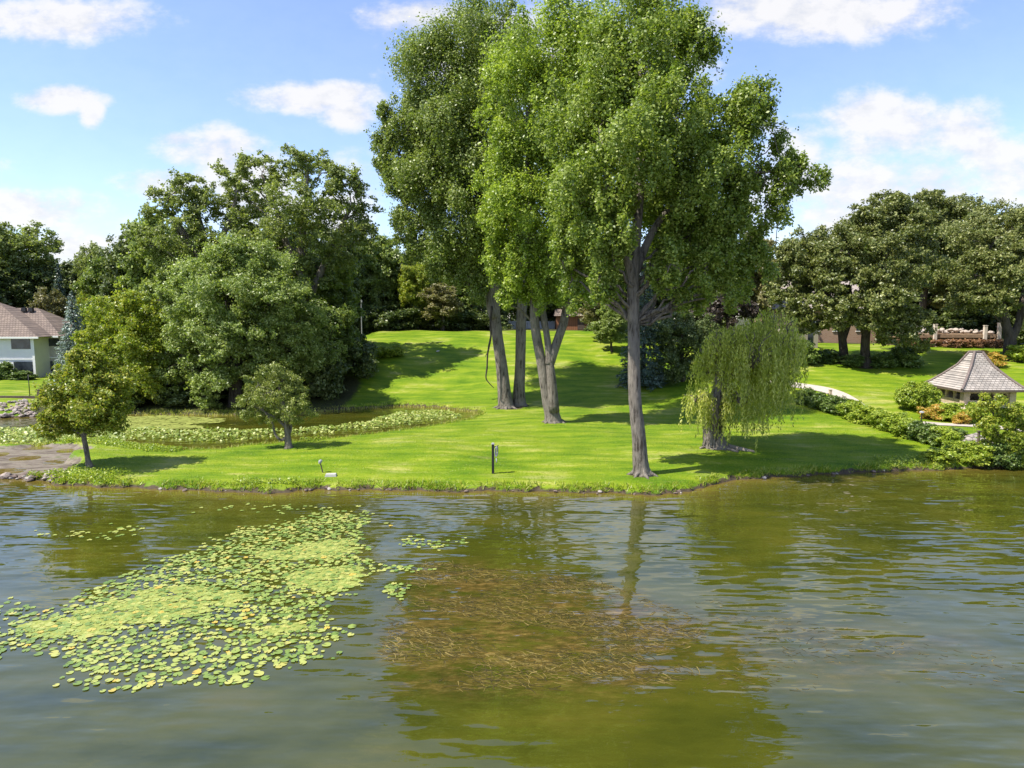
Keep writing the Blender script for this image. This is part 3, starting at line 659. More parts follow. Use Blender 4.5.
gE = np.array([P(200, 300, 76)[0], 76., .8]); D = 76
tree('elm_tree', 'tall airy elm with ragged crown, left one of the pair above the pond', 'tree', gE,
     LB(D, (185, 185, 20, 14, 0), (165, 205, 20, 16, 0), (205, 205, 30, 22, 0), (235, 190, 16, 16, 1), (180, 235, 34, 22, -1), (225, 240, 30, 24, 0), (150, 245, 16, 16, 0), (152, 213, 9, 8, 0), (190, 270, 36, 24, 1), (145, 232, 8, 8, 0), (222, 170, 8, 8, 0)),
     [TK(D, (205, 400, 8, 0), (205, 340, 6, 0), (212, 290, 5, 0), (205, 245, 4, 0), (195, 205, 2, 0)), TK(D, (208, 270, 4, 0), (185, 235, 3, 0), (165, 205, 1.5, 0)), TK(D, (207, 262, 3.5, 0), (228, 225, 2.5, 0), (238, 190, 1.2, 0))],
     L_ELM, BARK, .26, cover=1.3, rc=.24, twigs=8, twr=.05)
T_(pD1, 140, 88, 228, 70, 'dark tree between the ragged elm and the blue spruce')
T_(pM1, 110, 92, 252, 60, 'mid-green tree behind the blue spruce')
T_(pE1, 96, 104, 243, 40, 'thin-crowned tree poking up left of the dark tree')
T_(pE1, 18, 108, 220, 84, 'tall open-crowned tree at the photo\'s left edge above the house roof')
T_(pO1, 48, 92, 288, 40, 'pale birch-like tree at the right end of the house roof')
T_(pD2, -5, 104, 262, 70, 'dark tree directly behind the white house, leftmost')
T_(pD1, 35, 106, 266, 60, 'dark tree behind the ridge of the white house roof')
T_(pD2, 75, 110, 262, 60, 'dark tree behind the pale birch-like tree')
T_(pY1, 98, 96, 268, 46, 'yellow-green tree above the blue spruce tip')
gM = gp(225, 413); D = gM[1] + 2.5; gM = np.array([gM[0], D, max(H(gM[0], D), 0)])
tree('silver_maple_tree', 'huge leafy maple sweeping down to the pond on its far bank', 'tree', gM,
     LB(D, (235, 262, 34, 24, 0), (262, 275, 34, 24, 1), (205, 275, 30, 22, 0), (185, 300, 26, 22, 0), (225, 300, 40, 26, -2), (270, 305, 38, 28, -1), (300, 320, 30, 28, 1), (200, 325, 36, 24, -1.5), (245, 335, 40, 26, -2), (290, 350, 30, 26, 0), (180, 355, 28, 26, -.5),
        (215, 368, 30, 28, -2), (172, 390, 20, 20, 0), (205, 396, 18, 16, -1.5), (250, 375, 26, 22, -1), (270, 300, 40, 50, 4), (230, 320, 50, 70, 4), (305, 360, 22, 24, 2), (325, 345, 20, 20, 4), (232, 245, 14, 10, 0), (158, 300, 12, 12, 0)),
     [TK(D, (235, 412, 8, 0), (236, 380, 6, 0), (235, 330, 5, 0), (236, 290, 3, 0))], leafmat('leaf_silver', (.06, .10, .02), (.11, .165, .034), (.2, .25, .10), .36), BARKD, .2, cover=1.7, rc=.28, twigs=3)
gM = gp(118, 412); D = gM[1] + 2; gM = np.array([gM[0], D, max(H(gM[0], D), 0)])
tree('box_elder_tree', 'bright yellow-green tree leaning over the pond left of the huge maple', 'tree', gM,
     LB(D, (130, 300, 22, 16, 0), (115, 320, 26, 20, 0), (145, 320, 24, 20, 0), (95, 345, 20, 18, 0), (130, 345, 32, 22, -1), (155, 355, 20, 20, 0), (110, 370, 26, 22, -1), (140, 378, 26, 22, -1.5), (130, 398, 22, 14, 0), (155, 392, 12, 12, 0), (125, 350, 36, 44, 3)),
     [TK(D, (130, 412, 5, 0), (128, 370, 4, 0), (128, 320, 2, 0))], L_YEL, BARKD, .19, cover=1.7, rc=.3, twigs=3)
T_(pM2, 345, 70, 300, 60, 'mid-green tree at the foot of the hill on the pond\'s right bank', base=(P(328, 300, 71)[0], 71, H(P(328, 300, 71)[0], 71)))
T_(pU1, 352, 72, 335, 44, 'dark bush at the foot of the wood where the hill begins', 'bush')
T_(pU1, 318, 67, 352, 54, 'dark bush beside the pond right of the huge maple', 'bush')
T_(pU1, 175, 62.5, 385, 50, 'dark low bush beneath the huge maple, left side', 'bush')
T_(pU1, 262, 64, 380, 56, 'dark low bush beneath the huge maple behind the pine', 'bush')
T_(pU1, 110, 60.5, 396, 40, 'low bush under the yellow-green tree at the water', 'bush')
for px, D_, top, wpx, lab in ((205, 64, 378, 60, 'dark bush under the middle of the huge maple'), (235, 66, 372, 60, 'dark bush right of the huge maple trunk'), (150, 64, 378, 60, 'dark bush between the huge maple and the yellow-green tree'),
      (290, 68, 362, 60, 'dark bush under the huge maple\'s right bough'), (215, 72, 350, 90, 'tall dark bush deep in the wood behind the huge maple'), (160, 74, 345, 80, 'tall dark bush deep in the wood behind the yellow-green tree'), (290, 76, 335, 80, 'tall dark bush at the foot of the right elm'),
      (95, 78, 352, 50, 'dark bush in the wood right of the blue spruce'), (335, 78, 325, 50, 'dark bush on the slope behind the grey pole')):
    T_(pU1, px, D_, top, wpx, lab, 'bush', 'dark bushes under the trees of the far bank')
T_(pM1, 215, 70, 285, 120, 'broad leafy tree filling the wood behind the huge maple'); T_(pM2, 320, 78, 250, 80, 'leafy tree behind the right elm'); T_(pM1, 170, 84, 215, 90, 'leafy tree behind the left elm'); T_(pD1, 260, 90, 215, 100, 'dark tree between the two elms'); T_(pD2, 300, 100, 225, 90, 'dark tree behind the right elm, farther up')
# dark wood beyond the crest of the lawn
row = [(338, 97, 236, 62, pD1, 'dark tree at the far left corner of the hill lawn'), (372, 100, 236, 58, pM1, 'mid-green tree on the hill crest, below the gap of sky'), (400, 103, 250, 56, pD2, 'dark tree right of the gap of sky on the hill crest'),
       (416, 98, 262, 34, pY1, 'small bright yellow-green tree on the crest under the wide cottonwood'), (442, 95, 283, 46, pO1, 'brownish open tree on the crest left of the twin trunk'), (436, 105, 240, 64, pD1, 'dark tree behind the brownish open tree'),
       (470, 102, 240, 60, pM2, 'leafy tree on the crest just left of the twin trunk'), (505, 104, 236, 66, pD2, 'dark tree seen between the twin brown trunks'), (540, 108, 230, 70, pM1, 'leafy tree behind the forked cottonwood'),
       (575, 106, 235, 62, pD1, 'dark tree above the orange wooden shed'), (612, 98, 250, 62, pM2, 'leafy tree behind the lakeside cottonwood trunk'), (600, 84, 284, 46, pO1, 'brownish-leaved tree with a pale trunk above the hill lawn'),
       (665, 96, 238, 66, pD2, 'dark tree behind the large blue spruce'), (712, 92, 240, 66, pM1, 'leafy tree behind the weeping willow'), (752, 96, 232, 62, pO1, 'olive tree between the willow top and the oaks'), (690, 104, 225, 60, pE1, 'thin tree showing above the blue spruce')]
for px, D, top, wpx, t, lab in row: T_(t, px, D, top, wpx, lab)
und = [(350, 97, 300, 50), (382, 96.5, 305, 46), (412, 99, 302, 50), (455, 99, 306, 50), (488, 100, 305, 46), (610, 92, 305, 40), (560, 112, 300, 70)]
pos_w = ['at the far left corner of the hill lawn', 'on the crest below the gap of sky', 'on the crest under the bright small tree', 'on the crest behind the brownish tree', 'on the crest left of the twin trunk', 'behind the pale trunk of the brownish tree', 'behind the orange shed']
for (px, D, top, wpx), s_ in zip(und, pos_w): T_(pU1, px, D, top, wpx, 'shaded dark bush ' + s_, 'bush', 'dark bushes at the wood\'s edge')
# middle right: shrubs beside the spruce
g = gp(685, 384); 
tree('yew_shrub', 'large dark evergreen shrub between the blue spruce and the willow', 'shrub', g,
     LB(g[1] + 1, (672, 335, 22, 22, 0), (690, 345, 20, 24, 0), (668, 365, 20, 18, -.5), (693, 370, 16, 16, 0), (680, 325, 16, 14, 1), (705, 335, 14, 20, 1)),
     [TK(g[1] + 1, (683, 386, 3, 0), (682, 360, 2, 0), (682, 335, 1, 0))], L_DARK, BARKD, .2, cover=2.0, rc=.3)
T_(pM2, 612, 80, 306, 34, 'small leafy tree left of the blue spruce', base=gp(612, 352))
g = np.array([P(725, 300, 84)[0], 84., H(P(725, 300, 84)[0], 84.)])
tree('plum_tree', 'dark plum tree with brownish-purple leaves behind the top of the willow', 'tree', g,
     LB(84, (700, 308, 20, 12, 0), (728, 304, 18, 12, 0), (715, 318, 26, 12, 0), (750, 312, 14, 12, 0)), [TK(84, (728, 352, 3, 0), (728, 320, 2, 0), (725, 300, 1, 0))], L_PURP, BARKD, .26, cover=1.8, rc=.3)
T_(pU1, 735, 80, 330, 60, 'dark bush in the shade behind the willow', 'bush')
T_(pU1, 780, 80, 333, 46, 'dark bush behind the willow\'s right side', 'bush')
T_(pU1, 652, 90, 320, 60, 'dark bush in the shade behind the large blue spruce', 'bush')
# oaks
def oak(bx, by, D0, lobes, trunks, label, L=.25, leaf=None):
    g = gp(bx, by) if D0 is None else np.array([P(bx, by, D0)[0], D0, H(P(bx, by, D0)[0], D0)])
    D = g[1]
    return tree('oak_tree', label, 'tree', g, LB(D, *lobes), [TK(D, *t) for t in trunks], leaf or L_OAK, BARKD, L, cover=1.7, rc=.3, twigs=4, flat=.6)
oak(865, 366, None, [(885, 212, 22, 18, 1), (905, 225, 30, 24, 0), (870, 235, 28, 24, 0), (840, 250, 26, 22, -1), (885, 262, 36, 26, -2), (850, 280, 30, 22, -2), (915, 262, 26, 24, 0), (825, 275, 20, 18, 0), (880, 300, 34, 18, -3), (910, 318, 22, 18, -2),
     (850, 308, 24, 14, -2.5), (872, 322, 22, 9, -3), (838, 318, 16, 9, -2.4), (900, 312, 18, 12, -2.6), (895, 335, 20, 14, -2.5), (917, 338, 14, 14, -2), (880, 240, 40, 40, 4), (860, 214, 12, 10, 0), (825, 302, 14, 10, -2)],
    [[(866, 367, 6, 0), (865, 350, 4.5, 0), (867, 325, 4, 0), (872, 300, 3.4, 0), (880, 265, 2.4, 0), (885, 230, 1.2, 0)], [(866, 335, 3.2, 0), (855, 312, 2.6, 0), (845, 285, 1.8, 0)]],
    'big oak with a tan trunk, tallest crown left of the terrace')
oak(843, 362, None, [(800, 255, 26, 22, 1), (825, 245, 24, 18, 2), (790, 280, 26, 22, 1), (815, 290, 26, 18, 0), (840, 300, 20, 12, 0), (800, 312, 22, 14, -1), (825, 322, 18, 10, -1), (806, 328, 12, 8, -1), (786, 305, 14, 18, 0), (780, 262, 14, 14, 1), (845, 240, 16, 12, 2)],
    [[(844, 362, 5, 0), (843, 345, 4, 0), (840, 325, 3.6, 0), (830, 300, 2.8, 0), (818, 270, 1.6, 0)], [(843, 340, 3, 0), (850, 320, 2.2, 0), (853, 300, 1.4, 0)]],
    'oak with a dark trunk beside the tan-trunked oak, nearer the willow')
oak(1010, 360, None, [(1012, 230, 26, 20, 1), (990, 245, 28, 22, 0), (1030, 250, 30, 26, 0), (975, 275, 26, 20, 0), (1010, 275, 34, 22, -1), (1040, 285, 30, 22, 0), (965, 300, 22, 14, 0), (995, 302, 24, 12, -1), (1045, 225, 30, 24, 2), (1050, 310, 20, 16, 0), (1000, 240, 40, 40, 4)],
    [[(1010, 362, 7.5, 0), (1010, 345, 5.5, 0), (1010, 337, 5, 0), (1006, 325, 4, 0), (1003, 310, 3.6, 0), (998, 285, 2.8, 0), (990, 250, 1.5, 0)], [(1010, 340, 4.5, 0), (1018, 325, 3.4, 0), (1023, 300, 3, 0), (1030, 265, 1.8, 0)]],
    'oak with a grey Y-shaped trunk at the photo\'s right edge')
oak(921, 320, 92., [(935, 208, 28, 18, 0), (955, 215, 28, 20, 0), (915, 225, 24, 20, 0), (940, 245, 34, 24, -1), (970, 245, 26, 22, 0), (930, 275, 28, 20, -1), (960, 285, 26, 18, 0), (948, 300, 30, 12, -1), (900, 206, 14, 12, 0), (985, 218, 16, 14, 0), (945, 240, 40, 40, 4), (940, 200, 14, 8, 0)],
    [[(923, 350, 4.5, 0), (922, 320, 3.5, 0), (925, 290, 3, 0), (935, 250, 2, 0)]], 'oak rising behind the stone terrace', L=.28)
for px, D, top, wpx, t, lab in [(800, 104, 242, 60, pD1, 'dark tree behind the brick house, left side'), (850, 110, 226, 70, pM1, 'leafy tree behind the brick house, right side'), (905, 112, 222, 70, pD2, 'dark tree far behind the terrace'),
                                (1000, 108, 232, 90, pD1, 'dark tree behind the Y-shaped oak'), (960, 115, 232, 80, pM2, 'leafy tree far behind the terrace boulders'), (1060, 90, 216, 90, pK1, 'broad oak beyond the photo\'s right edge'),
                                (1150, 80, 200, 150, pK1, 'spreading oak well right of the gazebo'), (-70, 90, 215, 110, pD1, 'dark tree left of the white house'), (-160, 80, 210, 140, pM1, 'leafy tree far left of the white house')]: T_(t, px, D, top, wpx, lab)
T_(pU1, 970, 104, 305, 70, 'dark bush behind the terrace boulders', 'bush'); T_(pU1, 1030, 90, 318, 40, 'dark bush behind the Y-shaped oak', 'bush'); T_(pU1, 900, 96, 308, 50, 'dark bush left of the terrace railing', 'bush')

# far wood: one mass beyond the separate trees
fl = []
for x in np.arange(-190, 200, 7.):
    yb = 132 + 14 * math.sin(x * .07) + rng.uniform(-4, 4); h = rng.uniform(13, 17.5)
    fl += [((x, yb, 4 + h * .35), (5.5, 5, h * .4)), ((x + 3, yb + 2, 3 + h * .66), (4.2, 4, h * .26))]
C, N, _ = crown_pts(fl, .62, 1.5, .3); V, Fq = leaves(C, N, .62)
tag(mk('far_wood', V, Fq, L_DARK), 'dark far-off wood closing the view behind all the trees', 'wood', kind='stuff')

# ------------------------------------------------------------------ bushes on the right
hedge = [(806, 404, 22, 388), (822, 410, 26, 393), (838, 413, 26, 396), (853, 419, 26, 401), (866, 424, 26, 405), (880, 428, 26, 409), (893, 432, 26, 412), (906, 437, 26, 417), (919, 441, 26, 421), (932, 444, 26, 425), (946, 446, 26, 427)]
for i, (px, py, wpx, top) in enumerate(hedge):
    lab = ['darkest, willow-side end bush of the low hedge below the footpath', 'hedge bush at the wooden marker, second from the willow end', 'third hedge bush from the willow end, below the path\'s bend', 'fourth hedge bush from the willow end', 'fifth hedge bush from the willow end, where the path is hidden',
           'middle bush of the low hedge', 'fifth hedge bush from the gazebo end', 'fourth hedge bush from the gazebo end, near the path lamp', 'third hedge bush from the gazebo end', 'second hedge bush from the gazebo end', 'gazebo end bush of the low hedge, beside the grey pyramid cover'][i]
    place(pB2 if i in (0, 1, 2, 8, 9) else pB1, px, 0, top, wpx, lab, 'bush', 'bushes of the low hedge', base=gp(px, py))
g = gp(917, 409)
tree('round_bush', 'large clipped dome-shaped bush left of the gazebo', 'bush', g, LB(g[1], (917, 393, 19, 12, 0, 1), (905, 397, 12, 10, 0), (930, 397, 11, 10, 0), (917, 399, 22, 9, 0, 1)), [TK(g[1], (917, 410, 1.2, 0), (917, 400, .8, 0))], L_BUSH, BARKD, .13, cover=3.0, rc=.3, neat=True, limbs=False, part='foliage')
for px, py, top, wpx, t, lab in [(932, 419, 404, 22, pG1, 'golden bush in front of the gazebo window, left one'), (948, 420, 402, 24, pB1, 'green bush at the gazebo window'), (962, 424, 411, 16, pG1, 'small golden bush below the gazebo doorstep'),
                                 (975, 422, 402, 20, pB1, 'green bush right of the gazebo corner'), (990, 366, 352, 22, pG1, 'golden bush at the foot of the Y-shaped oak'), (978, 361, 350, 20, pG1, 'golden bush just right of the gazebo peak'), (1022, 362, 345, 24, pB1, 'bright bush behind the Y-shaped oak'),
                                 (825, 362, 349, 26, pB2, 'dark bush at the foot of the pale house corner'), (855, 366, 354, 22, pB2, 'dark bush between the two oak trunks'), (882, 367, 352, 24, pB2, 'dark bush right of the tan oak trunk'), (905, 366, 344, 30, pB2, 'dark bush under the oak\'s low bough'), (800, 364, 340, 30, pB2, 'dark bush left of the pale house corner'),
                                 (952, 440, 428, 30, pB2, 'dark low bush behind the grey pyramid cover'), (958, 459, 440, 28, pB1, 'leafy weed clump on the bank below the grey cover'), (975, 463, 444, 30, pB1, 'leafy weed clump on the bank under the sapling'), (998, 466, 440, 30, pB2, 'dark shrub at the foot of the sapling'),
                                 (1018, 466, 436, 34, pB1, 'bushy growth on the bank at the right edge'), (940, 462, 448, 26, pB1, 'low leafy clump on the bank, willow side of the weeds'), (1045, 464, 430, 40, pB2, 'bush on the bank beyond the right edge')]:
    place(t, px, 0, top, wpx, lab, 'bush', None, base=gp(px, py))
g = gp(1000, 462); D = g[1]
tree('sapling_tree', 'young many-stemmed tree on the bank in front of the gazebo', 'tree', g,
     LB(D, (990, 402, 16, 10, 0), (978, 414, 12, 12, .3), (1003, 412, 16, 12, 0), (1018, 422, 16, 14, 0), (995, 428, 18, 12, -.4), (1010, 440, 18, 12, -.4), (990, 443, 12, 10, 0), (1030, 435, 16, 16, 0), (1000, 452, 14, 9, 0)),
     [TK(D, (1001, 463, 1.8, 0), (1000, 445, 1.4, 0), (996, 425, 1, 0), (990, 402, .5, 0)), TK(D, (1002, 455, 1.3, 0), (1012, 438, 1, 0), (1018, 420, .5, 0))], L_YEL, BARK, .13, cover=1.4, rc=.32, twigs=3, twr=.015)
# weeds on the slope left of the hill
for i, (px, py, top, wpx) in enumerate([(345, 366, 353, 22), (358, 362, 350, 22), (370, 359, 347, 22), (382, 357, 345, 22), (393, 356, 345, 18)]):
    place(pB1, px, 0, top, wpx, ['pale weed clump nearest the wood on the hill slope', 'second weed clump from the wood on the slope', 'middle clump of the weed strip on the slope', 'fourth weed clump from the wood on the slope', 'weed clump at the lawn end of the strip on the slope'][i], 'weeds', 'weed clumps on the hill slope', base=gp(px, py))
place(pB2, 5, 0, 362, 22, 'dark dome bush against the white house wall', 'bush', base=gp(4, 379)); place(pB2, 24, 0, 371, 22, 'low dark bush under the house\'s ground-floor window', 'bush', base=gp(22, 379.5))

# ------------------------------------------------------------------ materials for buildings
M_WALL = plain('siding_white', (.74, .72, .70), .7, 1.5, .06); M_WALL2 = plain('siding_grey', (.42, .39, .35), .7, 1.5, .08)
M_TRIM = plain('white_trim', (.75, .74, .70), .6, 2, .05); M_STONE = plain('tan_stone', (.42, .33, .22), .85, 3, .35, bump=.03)
M_BLACK = plain('black_metal', (.02, .02, .022), .5, 5, .3); M_GREYM = plain('grey_rubber', (.3, .3, .31), .6, 8, .3)
M_WOOD = plain('dark_timber', (.10, .075, .055), .85, 4, .35); M_WHITE = plain('white_paint', (.7, .7, .7), .6, 2, .08)
M_CONC = plain('concrete_path', (.40, .35, .29), .9, 2.5, .18); M_ORANGE = None
def glassf(t):
    n = t.noise(objco(t), 1.2, 3); return prin(t, t.ramp(n, [(.4, (.015, .02, .025)), (.65, (.05, .06, .07))]), .08, .6)
M_GLASS = mat('dark_glass', glassf)
def shingle(name, c1, c2, sc=(1, 1, 1), row=.22):
    def fn(t):
        co = objco(t)
        b = t.n.new('ShaderNodeTexBrick'); t.l.new(t.mapping(co, (1, 1, 1), rot=(R(90), 0, 0)), b.inputs['Vector'])
        b.inputs['Scale'].default_value = 1; b.inputs['Brick Width'].default_value = .35; b.inputs['Row Height'].default_value = row; b.inputs['Mortar Size'].default_value = .02
        b.inputs['Color1'].default_value = (*c1, 1); b.inputs['Color2'].default_value = (*c2, 1); b.inputs['Mortar'].default_value = (*[x * .35 for x in c1], 1)
        n = t.noise(co, 1.3, 6, .7)
        c = t.mixc(1., b.outputs[0], t.ramp(n, [(.3, (.7, .7, .7)), (.7, (1.2, 1.15, 1.1))]), 'MULTIPLY')
        return prin(t, c, .9, .15, b.outputs[1], -.02)
    return mat(name, fn)
M_ROOF = shingle('brown_shingle', (.24, .195, .165), (.20, .16, .14)); M_SHAKE = shingle('cedar_shake', (.40, .365, .33), (.31, .28, .25), row=.16)
def planks(name, c):
    def fn(t):
        co = objco(t); s = t.n.new('ShaderNodeSeparateXYZ'); t.l.new(co, s.inputs[0])
        f = t.math('FRACT', t.math('MULTIPLY', s.outputs[0], 3.5)); n = t.noise(t.mapping(co, (2, 2, .3)), 2, 5)
        cc = t.ramp(n, [(.3, tuple(x * .65 for x in c)), (.7, c)]); k = t.math('GREATER_THAN', f, .08)
        return prin(t, t.mixc(k, tuple(x * .2 for x in c), cc), .8)
    return mat(name, fn)

# ---------------- white two-storey house at the left
gz = .55
def px_x(px, D): return P(px, 340, D)[0]
hb = empty('white_house', (px_x(18, 84), 84, gz), 0, 'white two-storey house with a brown hipped roof behind the pond at left', 'house')
D1, D2 = 82., 84.6
x0, x1, x2 = px_x(-150, D1), px_x(34, D1), px_x(61, D2); ze = P(20, 337, D1)[2]
m = MB(); m.box(((x0 + x1) / 2, D1 + 5, (gz - .3 + ze) / 2), (x1 - x0, 10, ze - gz + .3)); m.build('wall', M_WALL, hb)
m = MB(); m.box(((x1 + x2) / 2 + .01, D2 + 3.7, (gz - .3 + ze) / 2), (x2 - x1, 7.4, ze - gz + .3)); tag(m.build('wall', M_WALL2, hb), 'grey recessed wing wall')
m = MB()
m.box((x1 - .12, D1 - .06, (gz + ze) / 2), (.28, .1, ze - gz)); m.box(((x0 + x1) / 2, D1 - .04, gz + 2.65), (x1 - x0, .06, .14)); m.box(((x1 + x2) / 2, D2 - .05, gz + 2.65), (x2 - x1, .06, .14)); m.build('trim', M_TRIM, hb)
# roofs
def hip(m, xa, xb, ya, yb, z0, zr, ins):
    b = len(m.v); r0, r1 = xa + ins, xb - ins; ym = (ya + yb) / 2
    m.v += [(xa, ya, z0), (xb, ya, z0), (xb, yb, z0), (xa, yb, z0), (r0, ym, zr), (r1, ym, zr)]
    m.f += [(b, b+1, b+5, b+4), (b+1, b+2, b+5), (b+2, b+3, b+4, b+5), (b+3, b, b+4), (b+3, b+2, b+1, b)]
m = MB(); hip(m, x0 - .6, x1 + .9, D1 - .6, D1 + 10.6, ze + .02, P(0, 302, D1 + 5)[2], x1 + .9 - P(-2, 302, D1 + 5)[0]); rf = m.build('roof', M_ROOF, hb)
m = MB(); hip(m, x1 - 15, x2 + .4, D2 - .6, D2 + 8, ze + .05, P(30, 308, D2 + 3.7)[2], x2 + .4 - P(38, 308, D2 + 3.7)[0]); m.build('roof', M_ROOF, hb)
m = MB(); m.box(((x0 + x1) / 2 + .2, D1 - .62, ze - .06), (x1 - x0 + 1.5, .06, .2)); m.box(((x1 + x2) / 2 + .4, D2 - .63, ze - .04), (x2 - x1 - .6, .06, .2)); m.build('gutter', M_TRIM, hb)
for px in (24, 31):
    q = P(px, 309, D2 + 3); m = MB(); m.box((q[0], D2 + 3., P(30, 309.5, D2 + 3)[2]), (.6, .4, .5), 0, .8); m.build('roof_vent', M_BLACK, hb)
def window(parent, xa, xb, y, za, zb, mull=(.5,)):
    m = MB(); m.box(((xa + xb) / 2, y - .02, (za + zb) / 2), (xb - xa, .05, zb - za)); p = m.build('window', M_GLASS, parent)
    m = MB(); t_ = .09
    m.box(((xa + xb) / 2, y - .06, zb + t_ / 2), (xb - xa + 2 * t_, .09, t_)); m.box(((xa + xb) / 2, y - .06, za - t_ / 2), (xb - xa + 2 * t_, .09, t_))
    for x in (xa - t_ / 2, xb + t_ / 2): m.box((x, y - .055, (za + zb) / 2), (t_, .08, zb - za))
    for f in mull: m.box((xa + (xb - xa) * f, y - .055, (za + zb) / 2), (.08, .06, zb - za))
    m.build('frame', M_TRIM, p); return p
def zz(py, D): return P(40, py, D)[2]
window(hb, px_x(11, D1), px_x(30, D1), D1, zz(349, D1), zz(339, D1), (.35,)); window(hb, px_x(12, D1), px_x(31, D1), D1, zz(374.5, D1), zz(361.5, D1), (.33, .66))
window(hb, px_x(45, D2), px_x(59, D2), D2, zz(346, D2), zz(338.5, D2)); window(hb, px_x(45, D2), px_x(59, D2), D2, zz(371, D2), zz(361, D2)); window(hb, px_x(-30, D1), px_x(-12, D1), D1, zz(349, D1), zz(339, D1)); window(hb, px_x(-30, D1), px_x(-12, D1), D1, zz(374, D1), zz(361, D1))
m = MB(); m.box((px_x(36, D2), D2 - .05, (zz(361, D2) + gz) / 2), (.42, .08, zz(361, D2) - gz)); m.build('door', M_BLACK, hb)

# retaining wall + riprap, post and pole
a, b = gp(-30, 400), gp(38, 399.5)
m = MB(); L_ = b[0] - a[0]
for k in range(3): m.box(((a[0] + b[0]) / 2, a[1] + .15 + .03 * k, H(b[0], b[1]) - .15 + .17 * k), (L_, .3, .16))
wall = m.build('retaining_wall', M_WOOD); tag(wall, 'low timber retaining wall above the pink rocks at the pond', 'wall')
m = MB(); m.box((b[0] + .25, b[1] - .1, b[2] + .35), (.3, .3, 1.1)); m.box((b[0] + .25, b[1] - .1, b[2] + .93), (.34, .34, .06)); tag(m.build('timber_post', M_WOOD), 'short dark timber post at the end of the retaining wall', 'post')
g = gp(30, 398.5); m = MB(); m.tube([g, g + np.array([0, 0, 2.25])], [.04, .035], 8); m.tube([g + np.array([0, 0, 2.2]), g + np.array([.25, 0, 2.35]), g + np.array([.3, 0, 2.15])], [.02, .02, .02], 6); m.tube([g + np.array([0, 0, -.05]), g + np.array([0, 0, .08])], [.09, .06], 8)
tag(m.build('garden_pole', M_BLACK, None, True), 'thin black pole on the lawn in front of the white house', 'pole')
M_ROCK = plain('pink_rock', (.29, .235, .20), .9, 6, .5, bump=.03); M_ROCK2 = plain('grey_rock', (.33, .29, .25), .9, 6, .45, bump=.03); M_ROCKB = plain('brown_rock', (.15, .11, .09), .85, 6, .4, bump=.03)
import bmesh
def rockmesh(name, m, seed, sub=2):
    bm = bmesh.new(); bmesh.ops.create_icosphere(bm, subdivisions=sub, radius=.5); rr = random.Random(seed)
    ks = [(Vector((rr.gauss(0, 1), rr.gauss(0, 1), rr.gauss(0, 1))).normalized(), rr.uniform(.28, .46)) for _ in range(11)]
    for v in bm.verts:
        for n_, d_ in ks:
            q = v.co.dot(n_) - d_
            if q > 0: v.co -= n_ * q
        v.co *= rr.uniform(.97, 1.03)
    me = bpy.data.meshes.new(name); bm.to_mesh(me); bm.free(); me.materials.append(m); return me
def rocks(name, meshes, pts, label, group, smin, smax, flat=.65, sink=.2, cat='rock'):
    for p in pts:
        s = rng.uniform(smin, smax); o = bpy.data.objects.new(name, meshes[rng.integers(len(meshes))]); COL.objects.link(o)
        o.location = (p[0], p[1], p[2] + s * (.5 - sink) * flat); o.rotation_euler = (rng.uniform(-.3, .3), rng.uniform(-.3, .3), rng.uniform(0, 6.3)); o.scale = (s * rng.uniform(.8, 1.3), s, s * flat); tag(o, label, cat, group)
pinks = [rockmesh('rock', M_ROCK, i) for i in range(3)] + [rockmesh('rock', M_ROCK2, 9)]
browns = [rockmesh('rock', M_ROCKB, i + 20) for i in range(3)] + [rockmesh('rock', M_ROCK2, 29)]
pts = [gp(rng.uniform(-20, 36), rng.uniform(401.5, 417)) for _ in range(190)]
rocks('rock', pinks, pts, 'pinkish grey rock in the sloping bank below the timber retaining wall', 'rocks of the pond bank', .22, .55)
sh = np.array(lake_sh); q_ = []
for _ in range(36):
    i = rng.integers(3, len(sh) - 3); t_ = rng.random(); p_ = sh[i] * (1 - t_) + sh[i + 1] * t_ + rng.normal(size=2) * np.array([.1, .10]); q_.append((p_[0], p_[1] - .05, .0))
rocks('rock', browns, q_, 'small dark stone at the waterline of the grassy lake bank', 'stones along the grassy bank', .10, .30)
pts = [gp(x, 478.5 + rng.normal() * 1.3 - .02 * x) for x in rng.uniform(-10, 62, 46)]
rocks('rock', browns, pts, 'brown rock along the lake edge of the mud flat', 'rocks edging the mud flat', .15, .42)
for px, py, s, lab in ((6, 478, .6, 'reddish block-shaped rock at the photo\'s left edge by the mud flat'), (438, 352, .42, 'small pale stone lying alone on the hill lawn')):
    g = gp(px, py); rocks('rock', [pinks[0] if px < 100 else rockmesh('rock', plain('pale_stone', (.55, .52, .4), .9), 40)], [g], lab, None, s, s + .01)

# ------------------------------------------------------------------ footpath
pc = [(770, 381), (799, 386), (822, 389.5), (838, 394.5), (850, 401), (861, 408.5), (880, 417), (905, 422), (940, 424.5), (978, 426.5), (1030, 431)]
wp = np.array([gp(x, y)[:2] for x, y in pc]); s = spline(wp, 8); V = []; 
for i, p in enumerate(s):
    t = s[min(i + 1, len(s) - 1)] - s[max(i - 1, 0)]; t /= np.linalg.norm(t); n_ = np.array([-t[1], t[0]])
    for k in np.linspace(-.75, .75, 7): q = p + n_ * k; V.append((q[0], q[1], H(*q) + .05))
F_ = [(i*7 + j, i*7 + j + 1, (i+1)*7 + j + 1, (i+1)*7 + j) for i in range(len(s) - 1) for j in range(6)]
tag(mk('footpath', V, F_, M_CONC, None, True), 'pale concrete footpath curving down the lawn to the gazebo', 'path', kind='structure')

